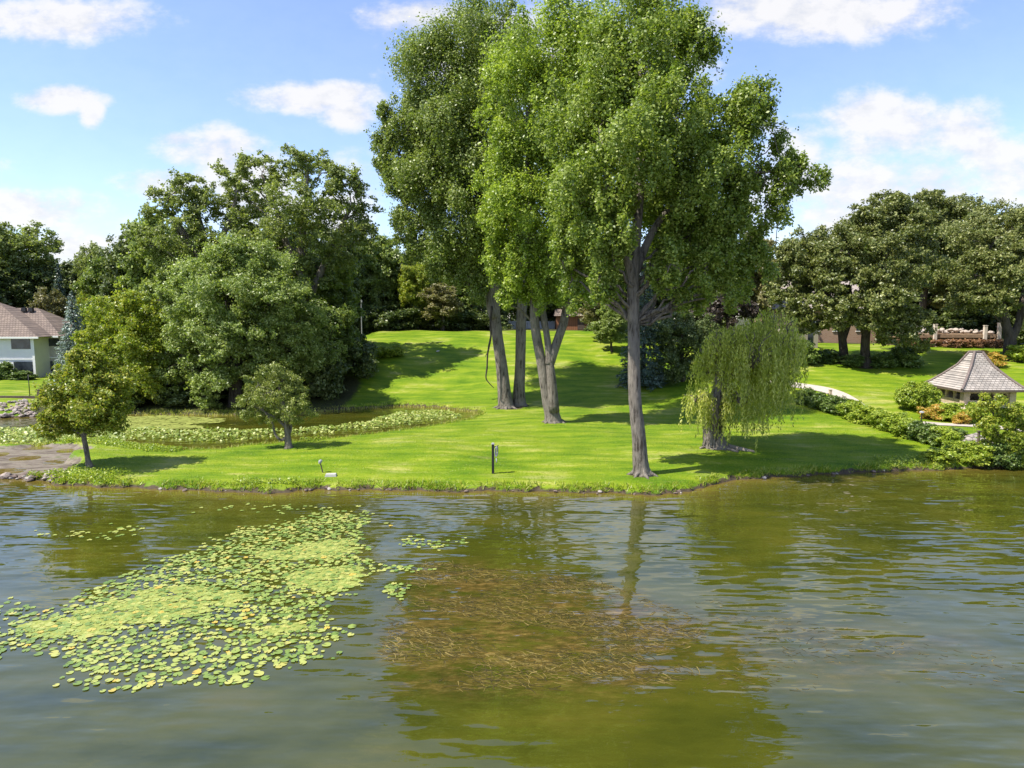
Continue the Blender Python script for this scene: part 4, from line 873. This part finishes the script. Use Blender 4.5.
# ------------------------------------------------------------------ gazebo
Dg = 55.; th = R(-.8); sg = 5.2; cc0 = P(962, 390, Dg); zeg = cc0[2]
gc = cc0[:2] + np.array([math.cos(th), math.sin(th)]) * sg / 2 + np.array([-math.sin(th), math.cos(th)]) * sg / 2
zg = H(*gc) ; zap = P(974, 352, gc[1])[2]
gz_ = empty('gazebo', (gc[0], gc[1], zg), th, 'square stone gazebo under a steep cedar shake roof beside the footpath', 'gazebo')
m = MB(); rings = []
prof = [(sg / 2, 0), (sg / 2 * .87, .27), (sg / 2 * .63, .90), (sg / 2 * .34, 1.78), (.32, zap - zeg)]
for r, dz in prof: rings.append([(sx * r, sy * r, zeg - zg + dz) for sx, sy in ((-1, -1), (1, -1), (1, 1), (-1, 1))])
for k in range(4):
    mm = MB(); n8 = 14
    for a_, b_ in zip(rings[:-1], rings[1:]):
        mm.v += [a_[k], a_[(k+1) % 4], b_[(k+1) % 4], b_[k]]; q = len(mm.v) - 4; mm.f.append((q, q+1, q+2, q+3))
    m.f += [tuple(i + len(m.v) for i in f) for f in mm.f]; m.v += mm.v
b0 = len(m.v); m.v += rings[-1]; m.f.append((b0, b0+1, b0+2, b0+3)); b0 = len(m.v); m.v += [(x, y, z - .02) for x, y, z in rings[0]]; m.f.append((b0+3, b0+2, b0+1, b0))
roof = m.build('roof', M_SHAKE, gz_, world=False)
m = MB()
for k in range(4):
    pth = [np.array(rg[k]) + np.array([0, 0, .03]) for rg in rings]; m.tube(pth, [.11] * 5, 6)
m.box((0, 0, zap - zeg + zeg - zg + .05), (.75, .75, .12)); m.build('ridge_cap', plain('dark_shake', (.16, .125, .11), .9, 5, .3), roof, world=False)
m = MB(); e = sg / 2
for s_ in (-1, 1):
    m.box((0, s_ * (e - .03), zeg - zg - .1), (2 * e, .06, .16)); m.box((s_ * (e - .03), 0, zeg - zg - .1), (.06, 2 * e - .13, .16))
m.build('fascia', M_WOOD, gz_, world=False)
wi = e - .75; hw = zeg - zg
for sx, sy in ((-1, -1), (1, -1), (1, 1), (-1, 1)):
    m = MB(); m.box((sx * wi, sy * wi, hw / 2), (.5, .5, hw)); m.box((sx * wi, sy * wi, .12), (.62, .62, .3)); m.build('corner_pillar', M_STONE, gz_, world=False)
for ang in range(4):
    m = MB(); ca_, sa_ = math.cos(ang * math.pi / 2), math.sin(ang * math.pi / 2)
    def wb(x, z, sx, sz, dep=.22):
        cx, cy = x * ca_ + wi * sa_, x * sa_ - wi * ca_
        m.box((cx, cy, z), (sx, dep, sz), ang * math.pi / 2)
    wb(0, hw - .18, 2 * wi - .5, .34); 
    if ang in (1, 2): wb(0, (hw - .35) / 2, 2 * wi - .5, hw - .35)  # back and right walls closed full height, added to keep the inside dark
    elif ang == 3: wb(-.0, .28, 2 * wi - .5, .56)
    else: wb(-1.15, .28, 1.2, .56); wb(1.15, .28, 1.2, .56)
    if ang in (0, 3): wb(.55, (hw - .35 + .56) / 2, .16, hw - .35 - .56, .18); wb(-.55, (hw - .35 + .56) / 2, .16, hw - .35 - .56, .18)
    # arch shoulders
    for s1 in (-1, 1): wb(s1 * .42, hw - .42, .1, .16, .16); wb(s1 * (wi - .33), hw - .42, .14, .16, .16)
    m.build('side_wall', M_STONE, gz_, world=False)
m = MB(); m.box((0, 0, .03), (2 * wi + .3, 2 * wi + .3, .1)); m.build('floor_slab', M_CONC, gz_, world=False)
m = MB(); m.box((-wi + .3, -wi - .75, .02), (1.6, .7, .22)); m.box((-wi + .3, -wi - .5, .18), (1.4, .4, .2)); m.build('step', plain('pale_step', (.6, .5, .42), .85), gz_, world=False)
m = MB(); m.box((0, .6, .75), (1.6, .8, .06)); m.box((0, .6, .38), (.3, .3, .7)); tag(m.build('picnic_table', M_WOOD, None), 'dark table standing inside the gazebo', 'table'); bpy.data.objects['picnic_table'].location = (gc[0], gc[1], zg + .08); bpy.data.objects['picnic_table'].rotation_euler = (0, 0, th)

# small pyramid cover and its post
g = gp(974, 444); s1 = 1.45 * g[1] / 46
t = empty('pyramid_cover', g, 0, 'low grey pyramid-shaped cover between the hedge end and the sapling', 'cover')
zb = P(974, 441, g[1])[2] - g[2]; zt = P(976, 432.5, g[1])[2] - g[2]
m = MB(); v = [(math.cos(a_) * s1 * .78, math.sin(a_) * s1 * .78, zb) for a_ in (R(-150), R(-40), R(30), R(130))]; b0 = 0; m.v = v + [(.1, 0, zt)] + [(x, y, zb - .06) for x, y, z in v]
m.f = [(i, (i + 1) % 4, 4) for i in range(4)] + [(i, 5 + i, 5 + (i + 1) % 4, (i + 1) % 4) for i in range(4)] + [(8, 7, 6, 5)]; m.build('roof', M_SHAKE, t, world=False)
m = MB()
for x, y, z in v: m.box((x * .8, y * .8, zb / 2 - .1), (.12, .12, abs(zb) + .2))
m.build('leg', M_WOOD, t, world=False)
q = P(978.5, 440, g[1] - 1.2); m = MB(); gb = H(q[0], q[1]); zt2 = P(978.5, 431.5, q[1])[2]; m.tube([(q[0], q[1], gb - .1), (q[0], q[1], zt2)], [.08, .08], 8); m.box((q[0], q[1], zt2 + .02), (.22, .22, .05))
tag(m.build('timber_post', M_WOOD), 'short dark post directly in front of the grey pyramid cover', 'post')
# path lamp, marker post
g = gp(921, 425); t = empty('path_lamp', g, 0, 'black path lamp beside the footpath near the hedge', 'lamp'); m = MB(); hh = P(921, 411, g[1])[2] - g[2]
m.tube([(0, 0, -.05), (0, 0, hh * .85)], [.045, .035], 8); m.build('pole', M_BLACK, t, world=False)
m = MB(); m.tube([(0, 0, hh * .84), (0, 0, hh * .9), (0, 0, hh * .98), (0, 0, hh)], [.06, .17, .13, .03], 10); m.build('lamp_head', M_GREYM, t, world=False)
g = gp(830, 399); hh = P(830, 390, g[1])[2] - g[2]; m = MB(); m.box((g[0], g[1], g[2] + hh / 2 - .05), (.2, .2, hh + .1)); m.box((g[0], g[1], g[2] + hh + .02), (.25, .25, .06)); tag(m.build('marker_post', M_STONE), 'short wooden marker post on the edge of the footpath', 'post')

# ------------------------------------------------------------------ lakeshore post, coil, stake, stone
g = gp(493, 473.5); zt = P(493, 443, g[1])[2]; h_ = zt - g[2]
t = empty('shore_post', g, 0, 'black post standing alone on the lawn edge in the middle of the shore', 'post')
m = MB(); m.box((0, 0, h_ / 2 - .1), (.13, .13, h_ + .1)); m.build('post', M_BLACK, t, world=False)
m = MB(); m.box((0, 0, h_ - .02), (.17, .17, .07), 0, .6); m.build('cap', M_GREYM, t, world=False)
m = MB(); m.tube([(.05, -.02, h_ * .87), (.18, -.02, h_ * .89), (.3, -.02, h_ * .93)], [.025, .025, .02], 6); m.build('hook', M_BLACK, t, world=False)
cm = MB()
for k in range(3):
    pts = [(g[0] + .17 + .055 * math.cos(a_) + .02 * k, g[1] - .08 + .05 * k, g[2] + h_ * .72 - .26 * math.sin(a_) + .02 * k) for a_ in np.linspace(0, 2 * math.pi, 20)]
    cm.tube(pts, [.022] * 20, 6)
cm.tube([(g[0] + .17, g[1] - .05, g[2] + h_ * .5), (g[0] + .2, g[1] - .05, g[2] + h_ * .4), (g[0] + .16, g[1] - .05, g[2] + h_ * .36)], [.03, .03, .02], 6)
tag(cm.build('rope_coil', M_GREYM, None, True), 'grey coil of rope hanging from the black shore post', 'rope')
g = gp(323, 472.5); tp_ = P(319.5, 460, g[1]); m = MB()
t = empty('garden_spike', g, 0, 'short leaning stake with a grey lamp head near the left shore', 'spotlight'); rel = tp_ - g
m.tube([(0, 0, -.05), tuple(rel * .75)], [.035, .03], 7); m.build('stake', M_WOOD, t, world=False)
m = MB(); m.tube([tuple(rel * .72 + np.array([-.06, 0, 0])), tuple(rel * .85), tuple(rel + np.array([.1, 0, 0]))], [.06, .1, .07], 8); m.build('lamp_head', M_GREYM, t, world=False)
g = gp(331, 476); m = MB(); m.box((g[0], g[1], g[2] + .06), (.6, .36, .13), .1, .85); tag(m.build('stone_slab', plain('pale_slab', (.38, .37, .33), .85)), 'flat pale stone slab on the grass beside the leaning stake', 'stone')
g = gp(362, 338); g = g if g[1] < 96 else np.array([P(362, 335, 90)[0], 90, H(P(362, 335, 90)[0], 90)]); zt = P(362, 301, g[1])[2]; m = MB(); m.tube([g, (g[0], g[1], zt)], [.07, .05], 8); m.box((g[0], g[1], zt), (.3, .3, .3), 0, .7)
tag(m.build('birdhouse_pole', M_GREYM), 'tall thin grey pole against the dark wood at the lawn\'s far left corner', 'pole')

# ------------------------------------------------------------------ shed, white fence beyond the crest
xa, xb = P(556, 330, 101)[0], P(595, 330, 101)[0]; zb = H(xa, 101); zt = P(570, 316, 101)[2]
t = empty('wooden_shed', ((xa + xb) / 2, 102.5, zb), 0, 'orange-brown wooden shed half hidden by trunks beyond the hill crest', 'shed')
m = MB(); m.box((0, 0, (zt - zb) / 2 - .3), (xb - xa, 3, zt - zb + .6)); m.build('wall', planks('orange_planks', (.34, .15, .07)), t, world=False)
m = MB(); hip(m, -(xb - xa) / 2 - .3, (xb - xa) / 2 + .3, -1.9, 1.9, zt - zb, zt - zb + 1, .3); m.build('roof', M_ROOF, t, world=False)
m = MB(); m.box((.8, -1.53, (zt - zb) * .4), (1., .06, (zt - zb) * .8)); m.build('door', M_WOOD, t, world=False)
xa, xb = P(506, 330, 106)[0], P(557, 330, 106)[0]; zb = H(xa, 106); zt = P(530, 321, 106)[2]
t = empty('white_fence', ((xa + xb) / 2, 106, zb), 0, 'white board fence glimpsed between the cottonwood trunks', 'fence')
m = MB(); n_ = 26
for i in range(n_): m.box((-(xb - xa) / 2 + (xb - xa) * (i + .5) / n_, 0, (zt - zb) / 2), ((xb - xa) / n_ * .93, .05, zt - zb))
m.build('boards', M_WHITE, t, world=False)
for i in range(5): m = MB(); m.box((-(xb - xa) / 2 + (xb - xa) * i / 4, .1, (zt - zb) / 2), (.14, .14, zt - zb + .1)); m.build('post', M_WHITE, t, world=False)

# ------------------------------------------------------------------ brick house behind the oaks
Dh = 98.; xa, xb = P(770, 330, Dh)[0], P(888, 330, Dh)[0]; zb = H(xa, Dh); zev = P(830, 309, Dh)[2]; zrg = P(830, 281, Dh + 4)[2]
t = empty('brick_house', ((xa + xb) / 2, Dh + 4, zb), 0, 'tan brick house with a pale roof mostly hidden behind the oaks', 'house')
def brickf(t_):
    co = objco(t_); b = t_.n.new('ShaderNodeTexBrick'); t_.l.new(t_.mapping(co, (1, 1, 1), rot=(R(90), 0, 0)), b.inputs['Vector']); b.inputs['Scale'].default_value = 1.; b.inputs['Brick Width'].default_value = .4; b.inputs['Row Height'].default_value = .13; b.inputs['Mortar Size'].default_value = .015
    b.inputs['Color1'].default_value = (.30, .17, .1, 1); b.inputs['Color2'].default_value = (.36, .22, .14, 1); b.inputs['Mortar'].default_value = (.35, .3, .25, 1); return prin(t_, b.outputs[0], .85)
M_BRICK = mat('tan_brick', brickf)
m = MB(); m.box((0, 0, (zev - zb) / 2 - .3), (xb - xa, 8, zev - zb + .6)); m.build('wall', M_BRICK, t, world=False)
m = MB(); hip(m, -(xb - xa) / 2 - .6, (xb - xa) / 2 + .6, -4.6, 4.6, zev - zb, zrg - zb, 3.5); r_ = m.build('roof', plain('pale_roof', (.33, .28, .25), .85, 2, .15), t, world=False)
m = MB(); m.box((2, 0, zrg - zb + .2), (.9, .7, 1.6)); m.build('chimney', M_BRICK, r_, world=False)
for k in (-5, -2, 1.2, 4.5):
    m = MB(); m.box((k, -4.03, (zev - zb) * .5), (1.3, .06, 1.4)); p_ = m.build('window', M_GLASS, t, world=False); m = MB(); m.box((k, -4.06, (zev - zb) * .5 - .77), (1.5, .12, .1)); m.box((k, -4.06, (zev - zb) * .5), (.07, .1, 1.4)); m.build('frame', M_TRIM, p_, world=False)
Dh = 83.; xa, xb = P(788, 330, Dh)[0], P(818.5, 330, Dh)[0]; zb = H(xb, Dh); zt = P(810, 326, Dh)[2]
t = empty('garden_house', ((xa + xb) / 2, Dh + 2, zb), 0, 'low beige outbuilding corner with a dark window right of the willow', 'outbuilding')
m = MB(); m.box((0, 0, (zt - zb) / 2 - .3), (xb - xa, 4, zt - zb + .6)); m.build('wall', plain('beige_stucco', (.34, .3, .24), .85, 2, .12), t, world=False)
m = MB(); m.box((0, 0, zt - zb + .1), (xb - xa + .5, 4.5, .22)); m.build('roof', M_WOOD, t, world=False)
m = MB(); m.box(((xb - xa) / 2 - .95, -2.02, 1.25), (.6, .06, 1.7)); p_ = m.build('window', M_GLASS, t, world=False); m = MB(); m.box(((xb - xa) / 2 - .95, -2.05, .35), (.75, .1, .1)); m.build('frame', M_TRIM, p_, world=False)

# ------------------------------------------------------------------ terrace
Dt = 86.; xa, xb = P(902, 330, Dt)[0], P(1000, 330, Dt)[0]; zb = H((xa + xb) / 2, Dt); zd = P(950, 334, Dt)[2]; zr = P(950, 326.5, Dt)[2]
t = empty('terrace', ((xa + xb) / 2, Dt + 2.5, zb), 0, 'raised terrace with a brown fascia and pale railing behind the gazebo', 'terrace'); wt = xb - xa
m = MB(); m.box((0, 0, zd - zb - .25), (wt, 5, .42)); m.build('deck', plain('brown_deck', (.27, .18, .11), .8, 3, .3), t, world=False)
m = MB(); m.box((0, .5, (zd - zb) / 2 - .45), (wt - .3, 4, zd - zb - .1)); m.build('base_wall', plain('dark_stone_wall', (.13, .085, .06), .9, 2.5, .5, bump=.05), t, world=False)
for px, hgt in ((935, 1.15), (985, 1.0), (999, 1.3)):
    x = P(px, 330, Dt)[0] - (xa + xb) / 2; m = MB(); m.box((x, -2.56, (zd - zb + hgt) / 2), (.38, .3, zd - zb + hgt)); m.box((x, -2.56, zd - zb + hgt + .04), (.46, .36, .09)); m.build('pillar', plain('pale_pillar', (.55, .47, .38), .85, 3, .15), t, world=False)
m = MB(); x1_ = P(934, 330, Dt)[0] - (xa + xb) / 2
for z in (.35, .95): m.box(((-wt / 2 + x1_) / 2, -2.5, zd - zb + z), (x1_ + wt / 2, .08, .09))
for k in np.arange(-wt / 2 + .1, x1_, .28): m.box((k, -2.5, zd - zb + .5), (.04, .04, .9))
m.build('railing', M_TRIM, t, world=False)
pr = []
for _ in range(46): x = rng.uniform(P(938, 330, Dt)[0], P(998, 330, Dt)[0]); y = Dt + rng.uniform(.5, 3.5); pr.append((x, y, zd + rng.uniform(-.05, .35)))
pale = [rockmesh('rock', plain('pale_boulder', (.38, .32, .27), .9, 5, .35, bump=.03), i + 50) for i in range(3)]
rocks('rock', pale, pr, 'pale pinkish boulder heaped along the top of the terrace', 'boulders on the terrace', .35, .8)
for i, px in enumerate(np.linspace(905, 1000, 8)):
    x = P(px, 340, Dt - 1.6)[0]; place(pR1, px, 0, 339, 17, 'rust-brown shrub against the terrace wall, number %s from the left' % ['one', 'two', 'three', 'four', 'five', 'six', 'seven', 'eight'][i] if False else ['rust-brown shrub at the left end of the terrace wall', 'rust-brown shrub second from the terrace wall\'s left end', 'rust-brown shrub under the first thick railing pillar', 'rust-brown shrub fourth from the terrace wall\'s left end', 'rust-brown shrub right behind the gazebo peak', 'rust-brown shrub sixth from the terrace wall\'s left end', 'rust-brown shrub below the second pillar', 'rust-brown shrub at the terrace wall\'s right end'][i], 'shrub', 'rust-brown shrubs along the terrace wall', base=(x, Dt - 1.6, H(x, Dt - 1.6)))

# ------------------------------------------------------------------ grass: bank tufts, near lawn
def blades(pts, hgt, wid, lean=.4):
    n = len(pts); a = rng.uniform(0, 2 * math.pi, n); hh = hgt * rng.uniform(.5, 1.3, n); w_ = np.stack([np.cos(a), np.sin(a), np.zeros(n)], 1) * wid / 2
    tip = pts + np.stack([rng.normal(size=n) * lean * hh, rng.normal(size=n) * lean * hh, hh], 1)
    V = np.stack([pts - w_, pts + w_, tip], 1).reshape(-1, 3); return V, np.arange(3 * n).reshape(n, 3)
def sample_land(n, xr, yr, f):
    X = rng.uniform(*xr, n); Y = rng.uniform(*yr, n); d, dl, dp, mud = fields(X, Y); k = f(X, Y, d, dl, dp, mud); X, Y = X[k], Y[k]
    return np.stack([X, Y, np.maximum(Hf(X, Y), 0) - .02], 1)
p1 = sample_land(700000, (-32, 40), (33, 60), lambda X, Y, d, dl, dp, mud: (d > .02) & (d < .75) & (mud > 0) & (rng.random(len(X)) < np.exp(-d / .35) * np.clip(.75 + .9 * np.sin(X * 1.7 + 2 * np.sin(X * .6)) * np.sin(X * .43), .12, 1.3)))
pd = p1[rng.random(len(p1)) < .22]; Vd, Fd = blades(pd, .22, .04, .8); tag(mk('dry_grass', Vd, Fd, L_REED), 'straw-coloured dry grass mixed into the lake bank', 'grass', kind='stuff')
V, Fq = blades(p1, .20, .05, .55); tag(mk('bank_grass', V, Fq, L_GRASS), 'long shaggy grass overhanging the lake bank and pond edge', 'grass', kind='stuff')
p2 = sample_land(420000, (-34, 42), (33, 66), lambda X, Y, d, dl, dp, mud: (d > .4) & (mud > .3) & (rng.random(len(X)) < 1.1 - (Y - 33) / 40))
V, Fq = blades(p2, .05, .04, 1.1); tag(mk('lawn_grass', V, Fq, L_GRASS), 'short mown grass blades of the near lawn', 'grass', kind='stuff')
# weedy clumps on the bank: bright tall plants by the small maple and at far right
p3 = sample_land(500000, (-30, 42), (34, 46), lambda X, Y, d, dl, dp, mud: (d > .05) & (d < 1.7) & (mud > -.1) & (((X < -20.5) & (rng.random(len(X)) < .9)) | ((X > 21) & (rng.random(len(X)) < .6)) | ((np.abs(X + 12.5) < 1.6) & (d < 1.))))
k = rng.random(len(p3)) < .4; p3 = p3[k]; p3[:, 2] += rng.random(len(p3)) * .3
V, Fq = leaves(p3, rsph(len(p3)) + np.array([0, -.2, .9]), .12, .6); tag(mk('bank_weeds', V, Fq, L_BUSH), 'bright leafy weeds crowding the lake bank at both ends', 'weeds', kind='stuff')
p4 = sample_land(300000, (-34, 0), (42, 68), lambda X, Y, d, dl, dp, mud: (dp > -.5) & (dp < .35) & (dl > 3) & (rng.random(len(X)) < .22)); p4[:, 2] = np.maximum(p4[:, 2], 0)
V, Fq = blades(p4, .22, .05, .4); tag(mk('pond_reeds', V, Fq, L_REED), 'pale reedy grass fringing the pond', 'reeds', kind='stuff')

# ------------------------------------------------------------------ lily pads
def padmat(name, c1, c2, c3):
    def fn(t):
        g = t.n.new('ShaderNodeNewGeometry').outputs['Random Per Island']; oi = t.n.new('ShaderNodeObjectInfo').outputs['Random']
        f = t.math('FRACT', t.math('ADD', g, oi)); c = t.ramp(f, [(0, c1), (.5, c2), (.9, c3), (.975, (.36, .34, .08)), (.99, (.45, .33, .05))]); return prin(t, c, .35, .5)
    return mat(name, fn)
M_PAD = padmat('lily_pad', (.11, .18, .03), (.23, .29, .055), (.36, .37, .09))
def padshape(r, a0, x, y, z, n=11, tilt=0.):
    out = [(x, y, z)]
    for k in range(n):
        a_ = a0 + R(14) + (2 * math.pi - R(28)) * k / (n - 1); rr = r * (1 + .06 * math.sin(3 * a_ + x)); out.append((x + rr * math.cos(a_), y + rr * math.sin(a_), z + tilt * rr * math.sin(a_ - a0) + .006 * math.sin(4 * a_)))
    return out
padr = W([(376, 512), (330, 510), (290, 520), (240, 530), (205, 543), (165, 556), (110, 580), (60, 605), (0, 625), (-60, 650), (-40, 665), (30, 648), (60, 690), (250, 690), (330, 655), (352, 638), (325, 615), (365, 590), (385, 572), (362, 545)])
ppx = []
X = rng.uniform(-24, 0, 30000); Y = rng.uniform(14, 33, 30000)
dd = sdf(padr, X, Y); nz = np.sin(X * 1.3 + 2 * np.sin(Y * .9)) * np.sin(Y * 1.9 + X * .7)
keep = (dd + .5 * nz < 0) & (rng.random(30000) < np.clip(-dd * .8 + .15, .1, .9))
sel = list(zip(X[keep], Y[keep]))
for cx, cy, sx, sy, n in [(415, 541, 18, 5, 26), (440, 546, 16, 5, 20), (460, 541, 8, 4, 10), (400, 568, 16, 5, 30), (395, 590, 14, 7, 34), (432, 570, 12, 3, 12), (270, 508, 70, 5, 40), (90, 535, 50, 4, 26), (130, 528, 30, 4, 14), (340, 525, 30, 7, 50), (330, 515, 26, 5, 40), (15, 610, 30, 10, 24), (50, 640, 40, 8, 30)]:
    for _ in range(n): q = pz(cx + rng.normal() * sx * .5, cy + rng.normal() * sy * .5); sel.append((q[0], q[1]))
# dart throwing so that pads mostly do not pile up
grid = {}; pads = []
for x, y in sel:
    r = rng.choice([rng.uniform(.05, .10), rng.uniform(.08, .135)]); kx, ky = int(x // .4), int(y // .4); ok = True
    for i in (-1, 0, 1):
        for j in (-1, 0, 1):
            for (a_, b_, r_2) in grid.get((kx + i, ky + j), ()):
                if (a_ - x) ** 2 + (b_ - y) ** 2 < ((r + r_2) * .70) ** 2: ok = False
    if ok: grid.setdefault((kx, ky), []).append((x, y, r)); pads.append((x, y, r))
inview = lambda x, y: abs(x) / (y + .5) * FPX < 512 and y > 14.4
pads.sort(key=lambda p: (0 if inview(p[0], p[1]) else 1, p[1]))
pm = []
for k in range(4):
    v = padshape(1., 0, 0, 0, 0, 13, [.0, .03, .06, -.04][k]); me = bpy.data.meshes.new('lily_pad'); me.from_pydata(v, [], [(0, i, i + 1) for i in range(1, 13)]); me.materials.append(M_PAD); pm.append(me)
for i, (x, y, r) in enumerate(pads[:295]):
    o = bpy.data.objects.new('lily_pad', pm[i % 4]); COL.objects.link(o); o.location = (x, y, .012 + .004 * (i % 5)); o.scale = (r, r, r); o.rotation_euler = (0, 0, rng.uniform(0, 6.28))
    tag(o, 'round green lily pad floating at the nearest edge of the lake\'s pad field', 'lily pad', 'lily pads nearest the viewer')
V, Fq = [], []
for i, (x, y, r) in enumerate(pads[295:]):
    b0 = len(V); V += padshape(r, rng.uniform(0, 6.28), x, y, .012 + .004 * (i % 5), 9, rng.uniform(-.06, .06)); Fq += [(b0, b0 + k, b0 + k + 1) for k in range(1, 9)]
tag(mk('lily_pads', V, Fq, M_PAD), 'wide field of floating lily pads on the left of the lake', 'lily pads', kind='stuff')
# algae mats between the pads
M_ALG = mat('algae', lambda t: prin(t, t.ramp(t.noise(objco(t), 9, 6, .75), [(.3, (.10, .14, .02)), (.5, (.23, .26, .05)), (.75, (.38, .37, .11))]), .7, .3, t.noise(objco(t), 30, 4), .01))
V, Fq = [], []
ins = W([(340, 535), (290, 540), (230, 560), (160, 580), (100, 595), (40, 620), (0, 640), (60, 650), (200, 640), (290, 625), (330, 600), (350, 570)])
n = 5200; X = rng.uniform(-20, -1, n); Y = rng.uniform(16, 32, n); dd = sdf(ins, X, Y); nz = np.sin(X * .9 + 1.5 * np.sin(Y * .8 + 1)) + np.sin(Y * 1.6 - X * .6)
for x, y in zip(X[(dd < .3) & (nz > .3)], Y[(dd < .3) & (nz > .3)]):
    b0 = len(V); r = rng.uniform(.08, .32); ph = rng.uniform(0, 6, 3); zq = .005 + .000004 * b0 / 3; V.append((x, y, zq)); K = 12
    for k in range(K):
        a_ = 2 * math.pi * k / K; rr = r * (1 + .35 * math.sin(2 * a_ + ph[0]) + .25 * math.sin(5 * a_ + ph[1])); V.append((x + rr * 1.5 * math.cos(a_), y + rr * .8 * math.sin(a_), zq))
    Fq += [(b0, b0 + 1 + k, b0 + 1 + (k + 1) % K) for k in range(K)]
tag(mk('algae_mat', V, Fq, M_ALG), 'yellow-green algae scum between the lily pads', 'algae', kind='stuff')
# water weeds just below / at the surface
def weeds(poly, n, label, mat_, ln=(.2, .7), wd=.02):
    P_ = np.array(poly); X = rng.uniform(P_[:, 0].min(), P_[:, 0].max(), n); Y = rng.uniform(P_[:, 1].min(), P_[:, 1].max(), n); dd = sdf(poly, X, Y); nz = np.sin(X * 1.1 + 2 * np.sin(Y * 1.3)) + .8 * np.sin(Y * 2.3 + X * .5) + rng.normal(size=n) * .5
    k = (dd < .2) & (nz > -.1); X, Y = X[k], Y[k]; V, Fq = [], []
    for x, y in zip(X, Y):
        a_ = rng.normal() * .5 - .35 + (math.pi if rng.random() < .5 else 0); L_ = rng.uniform(*ln); c_ = rng.normal() * .8; b0 = len(V); w_ = wd * rng.uniform(.5, 1.5)
        px_, py_ = x, y
        for s_ in range(6):
            ww = w_ * (1 - s_ / 6.5); V.append((px_ - math.sin(a_) * ww, py_ + math.cos(a_) * ww, .003 + .0004 * (b0 % 11))); V.append((px_ + math.sin(a_) * ww, py_ - math.cos(a_) * ww, .003 + .0004 * (b0 % 11)))
            px_ += math.cos(a_) * L_ / 5; py_ += math.sin(a_) * L_ / 5; a_ += c_ / 5
        Fq += [(b0 + 2*j, b0 + 2*j + 1, b0 + 2*j + 3, b0 + 2*j + 2) for j in range(5)]
    return V, Fq
M_WEED = leafmat('water_weed', (.016, .017, .004), (.034, .029, .007), (.10, .082, .02), .05)
V, Fq = weeds(wr, 9500, '', M_WEED, (.12, .42), .015); V2, Fq2 = weeds(wr2, 900, '', M_WEED, (.08, .25), .010); o_ = len(V); V += V2; Fq += [tuple(i + o_ for i in f) for f in Fq2]
tag(mk('water_weed', V, Fq, M_WEED), 'brown strands of water weed lying at the surface in the foreground', 'water weed', kind='stuff')
# pond plants: raised leaves in bands
band = W([(115, 438), (150, 440), (200, 442), (250, 439), (300, 435), (350, 431), (400, 426), (440, 420), (462, 417), (455, 412), (420, 411), (395, 414), (360, 423), (330, 427), (290, 430), (240, 430), (180, 430), (110, 428)])
band2 = W([(-20, 449), (60, 446), (112, 442), (130, 436), (112, 428), (60, 430), (20, 428), (-20, 428)])
M_LOTUS = leafmat('pond_leaf', (.07, .12, .02), (.13, .19, .03), (.24, .28, .09), .3)
C = []
for poly, n in ((band, 26000), (band2, 12000)):
    P_ = np.array(poly); X = rng.uniform(P_[:, 0].min(), P_[:, 0].max(), n); Y = rng.uniform(P_[:, 1].min(), P_[:, 1].max(), n); dd = sdf(poly, X, Y) + .5 * np.sin(X * 1.2) * np.sin(Y * 1.4 + X * .3)
    k = (dd < 0) & (rng.random(n) < .42); C.append(np.stack([X[k], Y[k], rng.uniform(.03, .3, k.sum()) * np.clip(-dd[k] / .8, .2, 1)], 1))
C = np.vstack(C); C = C[fields(C[:, 0], C[:, 1])[2] < .1]
V, Fq = leaves(C, rsph(len(C)) * .6 + np.array([0, -.15, 1.]), .2, .85); tag(mk('pond_plants', V, Fq, M_LOTUS), 'dense light green water plants standing in bands across the pond', 'water plants', kind='stuff')
# duckweed film at the pond's far side
film = W([(120, 417), (170, 416), (225, 419), (220, 423), (190, 424), (205, 428), (160, 430), (112, 428), (108, 421)])
V, Fq = [], []; P_ = np.array(film); n = 1700; X = rng.uniform(P_[:, 0].min(), P_[:, 0].max(), n); Y = rng.uniform(P_[:, 1].min(), P_[:, 1].max(), n); dd = sdf(film, X, Y)
for x, y in zip(X[dd < 0], Y[dd < 0]):
    b0 = len(V); r = rng.uniform(.06, .24); V += [(x + r * 1.5 * math.cos(a_), y + r * math.sin(a_) * rng.uniform(.7, 1.1), .006 + .00004 * (b0 // 8)) for a_ in np.linspace(0, 2 * math.pi, 9)[:-1]]; Fq.append(tuple(range(b0, b0 + 8)))
tag(mk('duckweed', V, Fq, M_ALG), 'yellowish duckweed film on the far side of the pond', 'duckweed', kind='stuff')

# clean-up of helper properties and unused prototypes
for t in PR:
    if t['used'] == 0:
        for c in children(t): bpy.data.objects.remove(c)
        bpy.data.objects.remove(t)
for o in bpy.data.objects:
    if 'used' in o: del o['used']
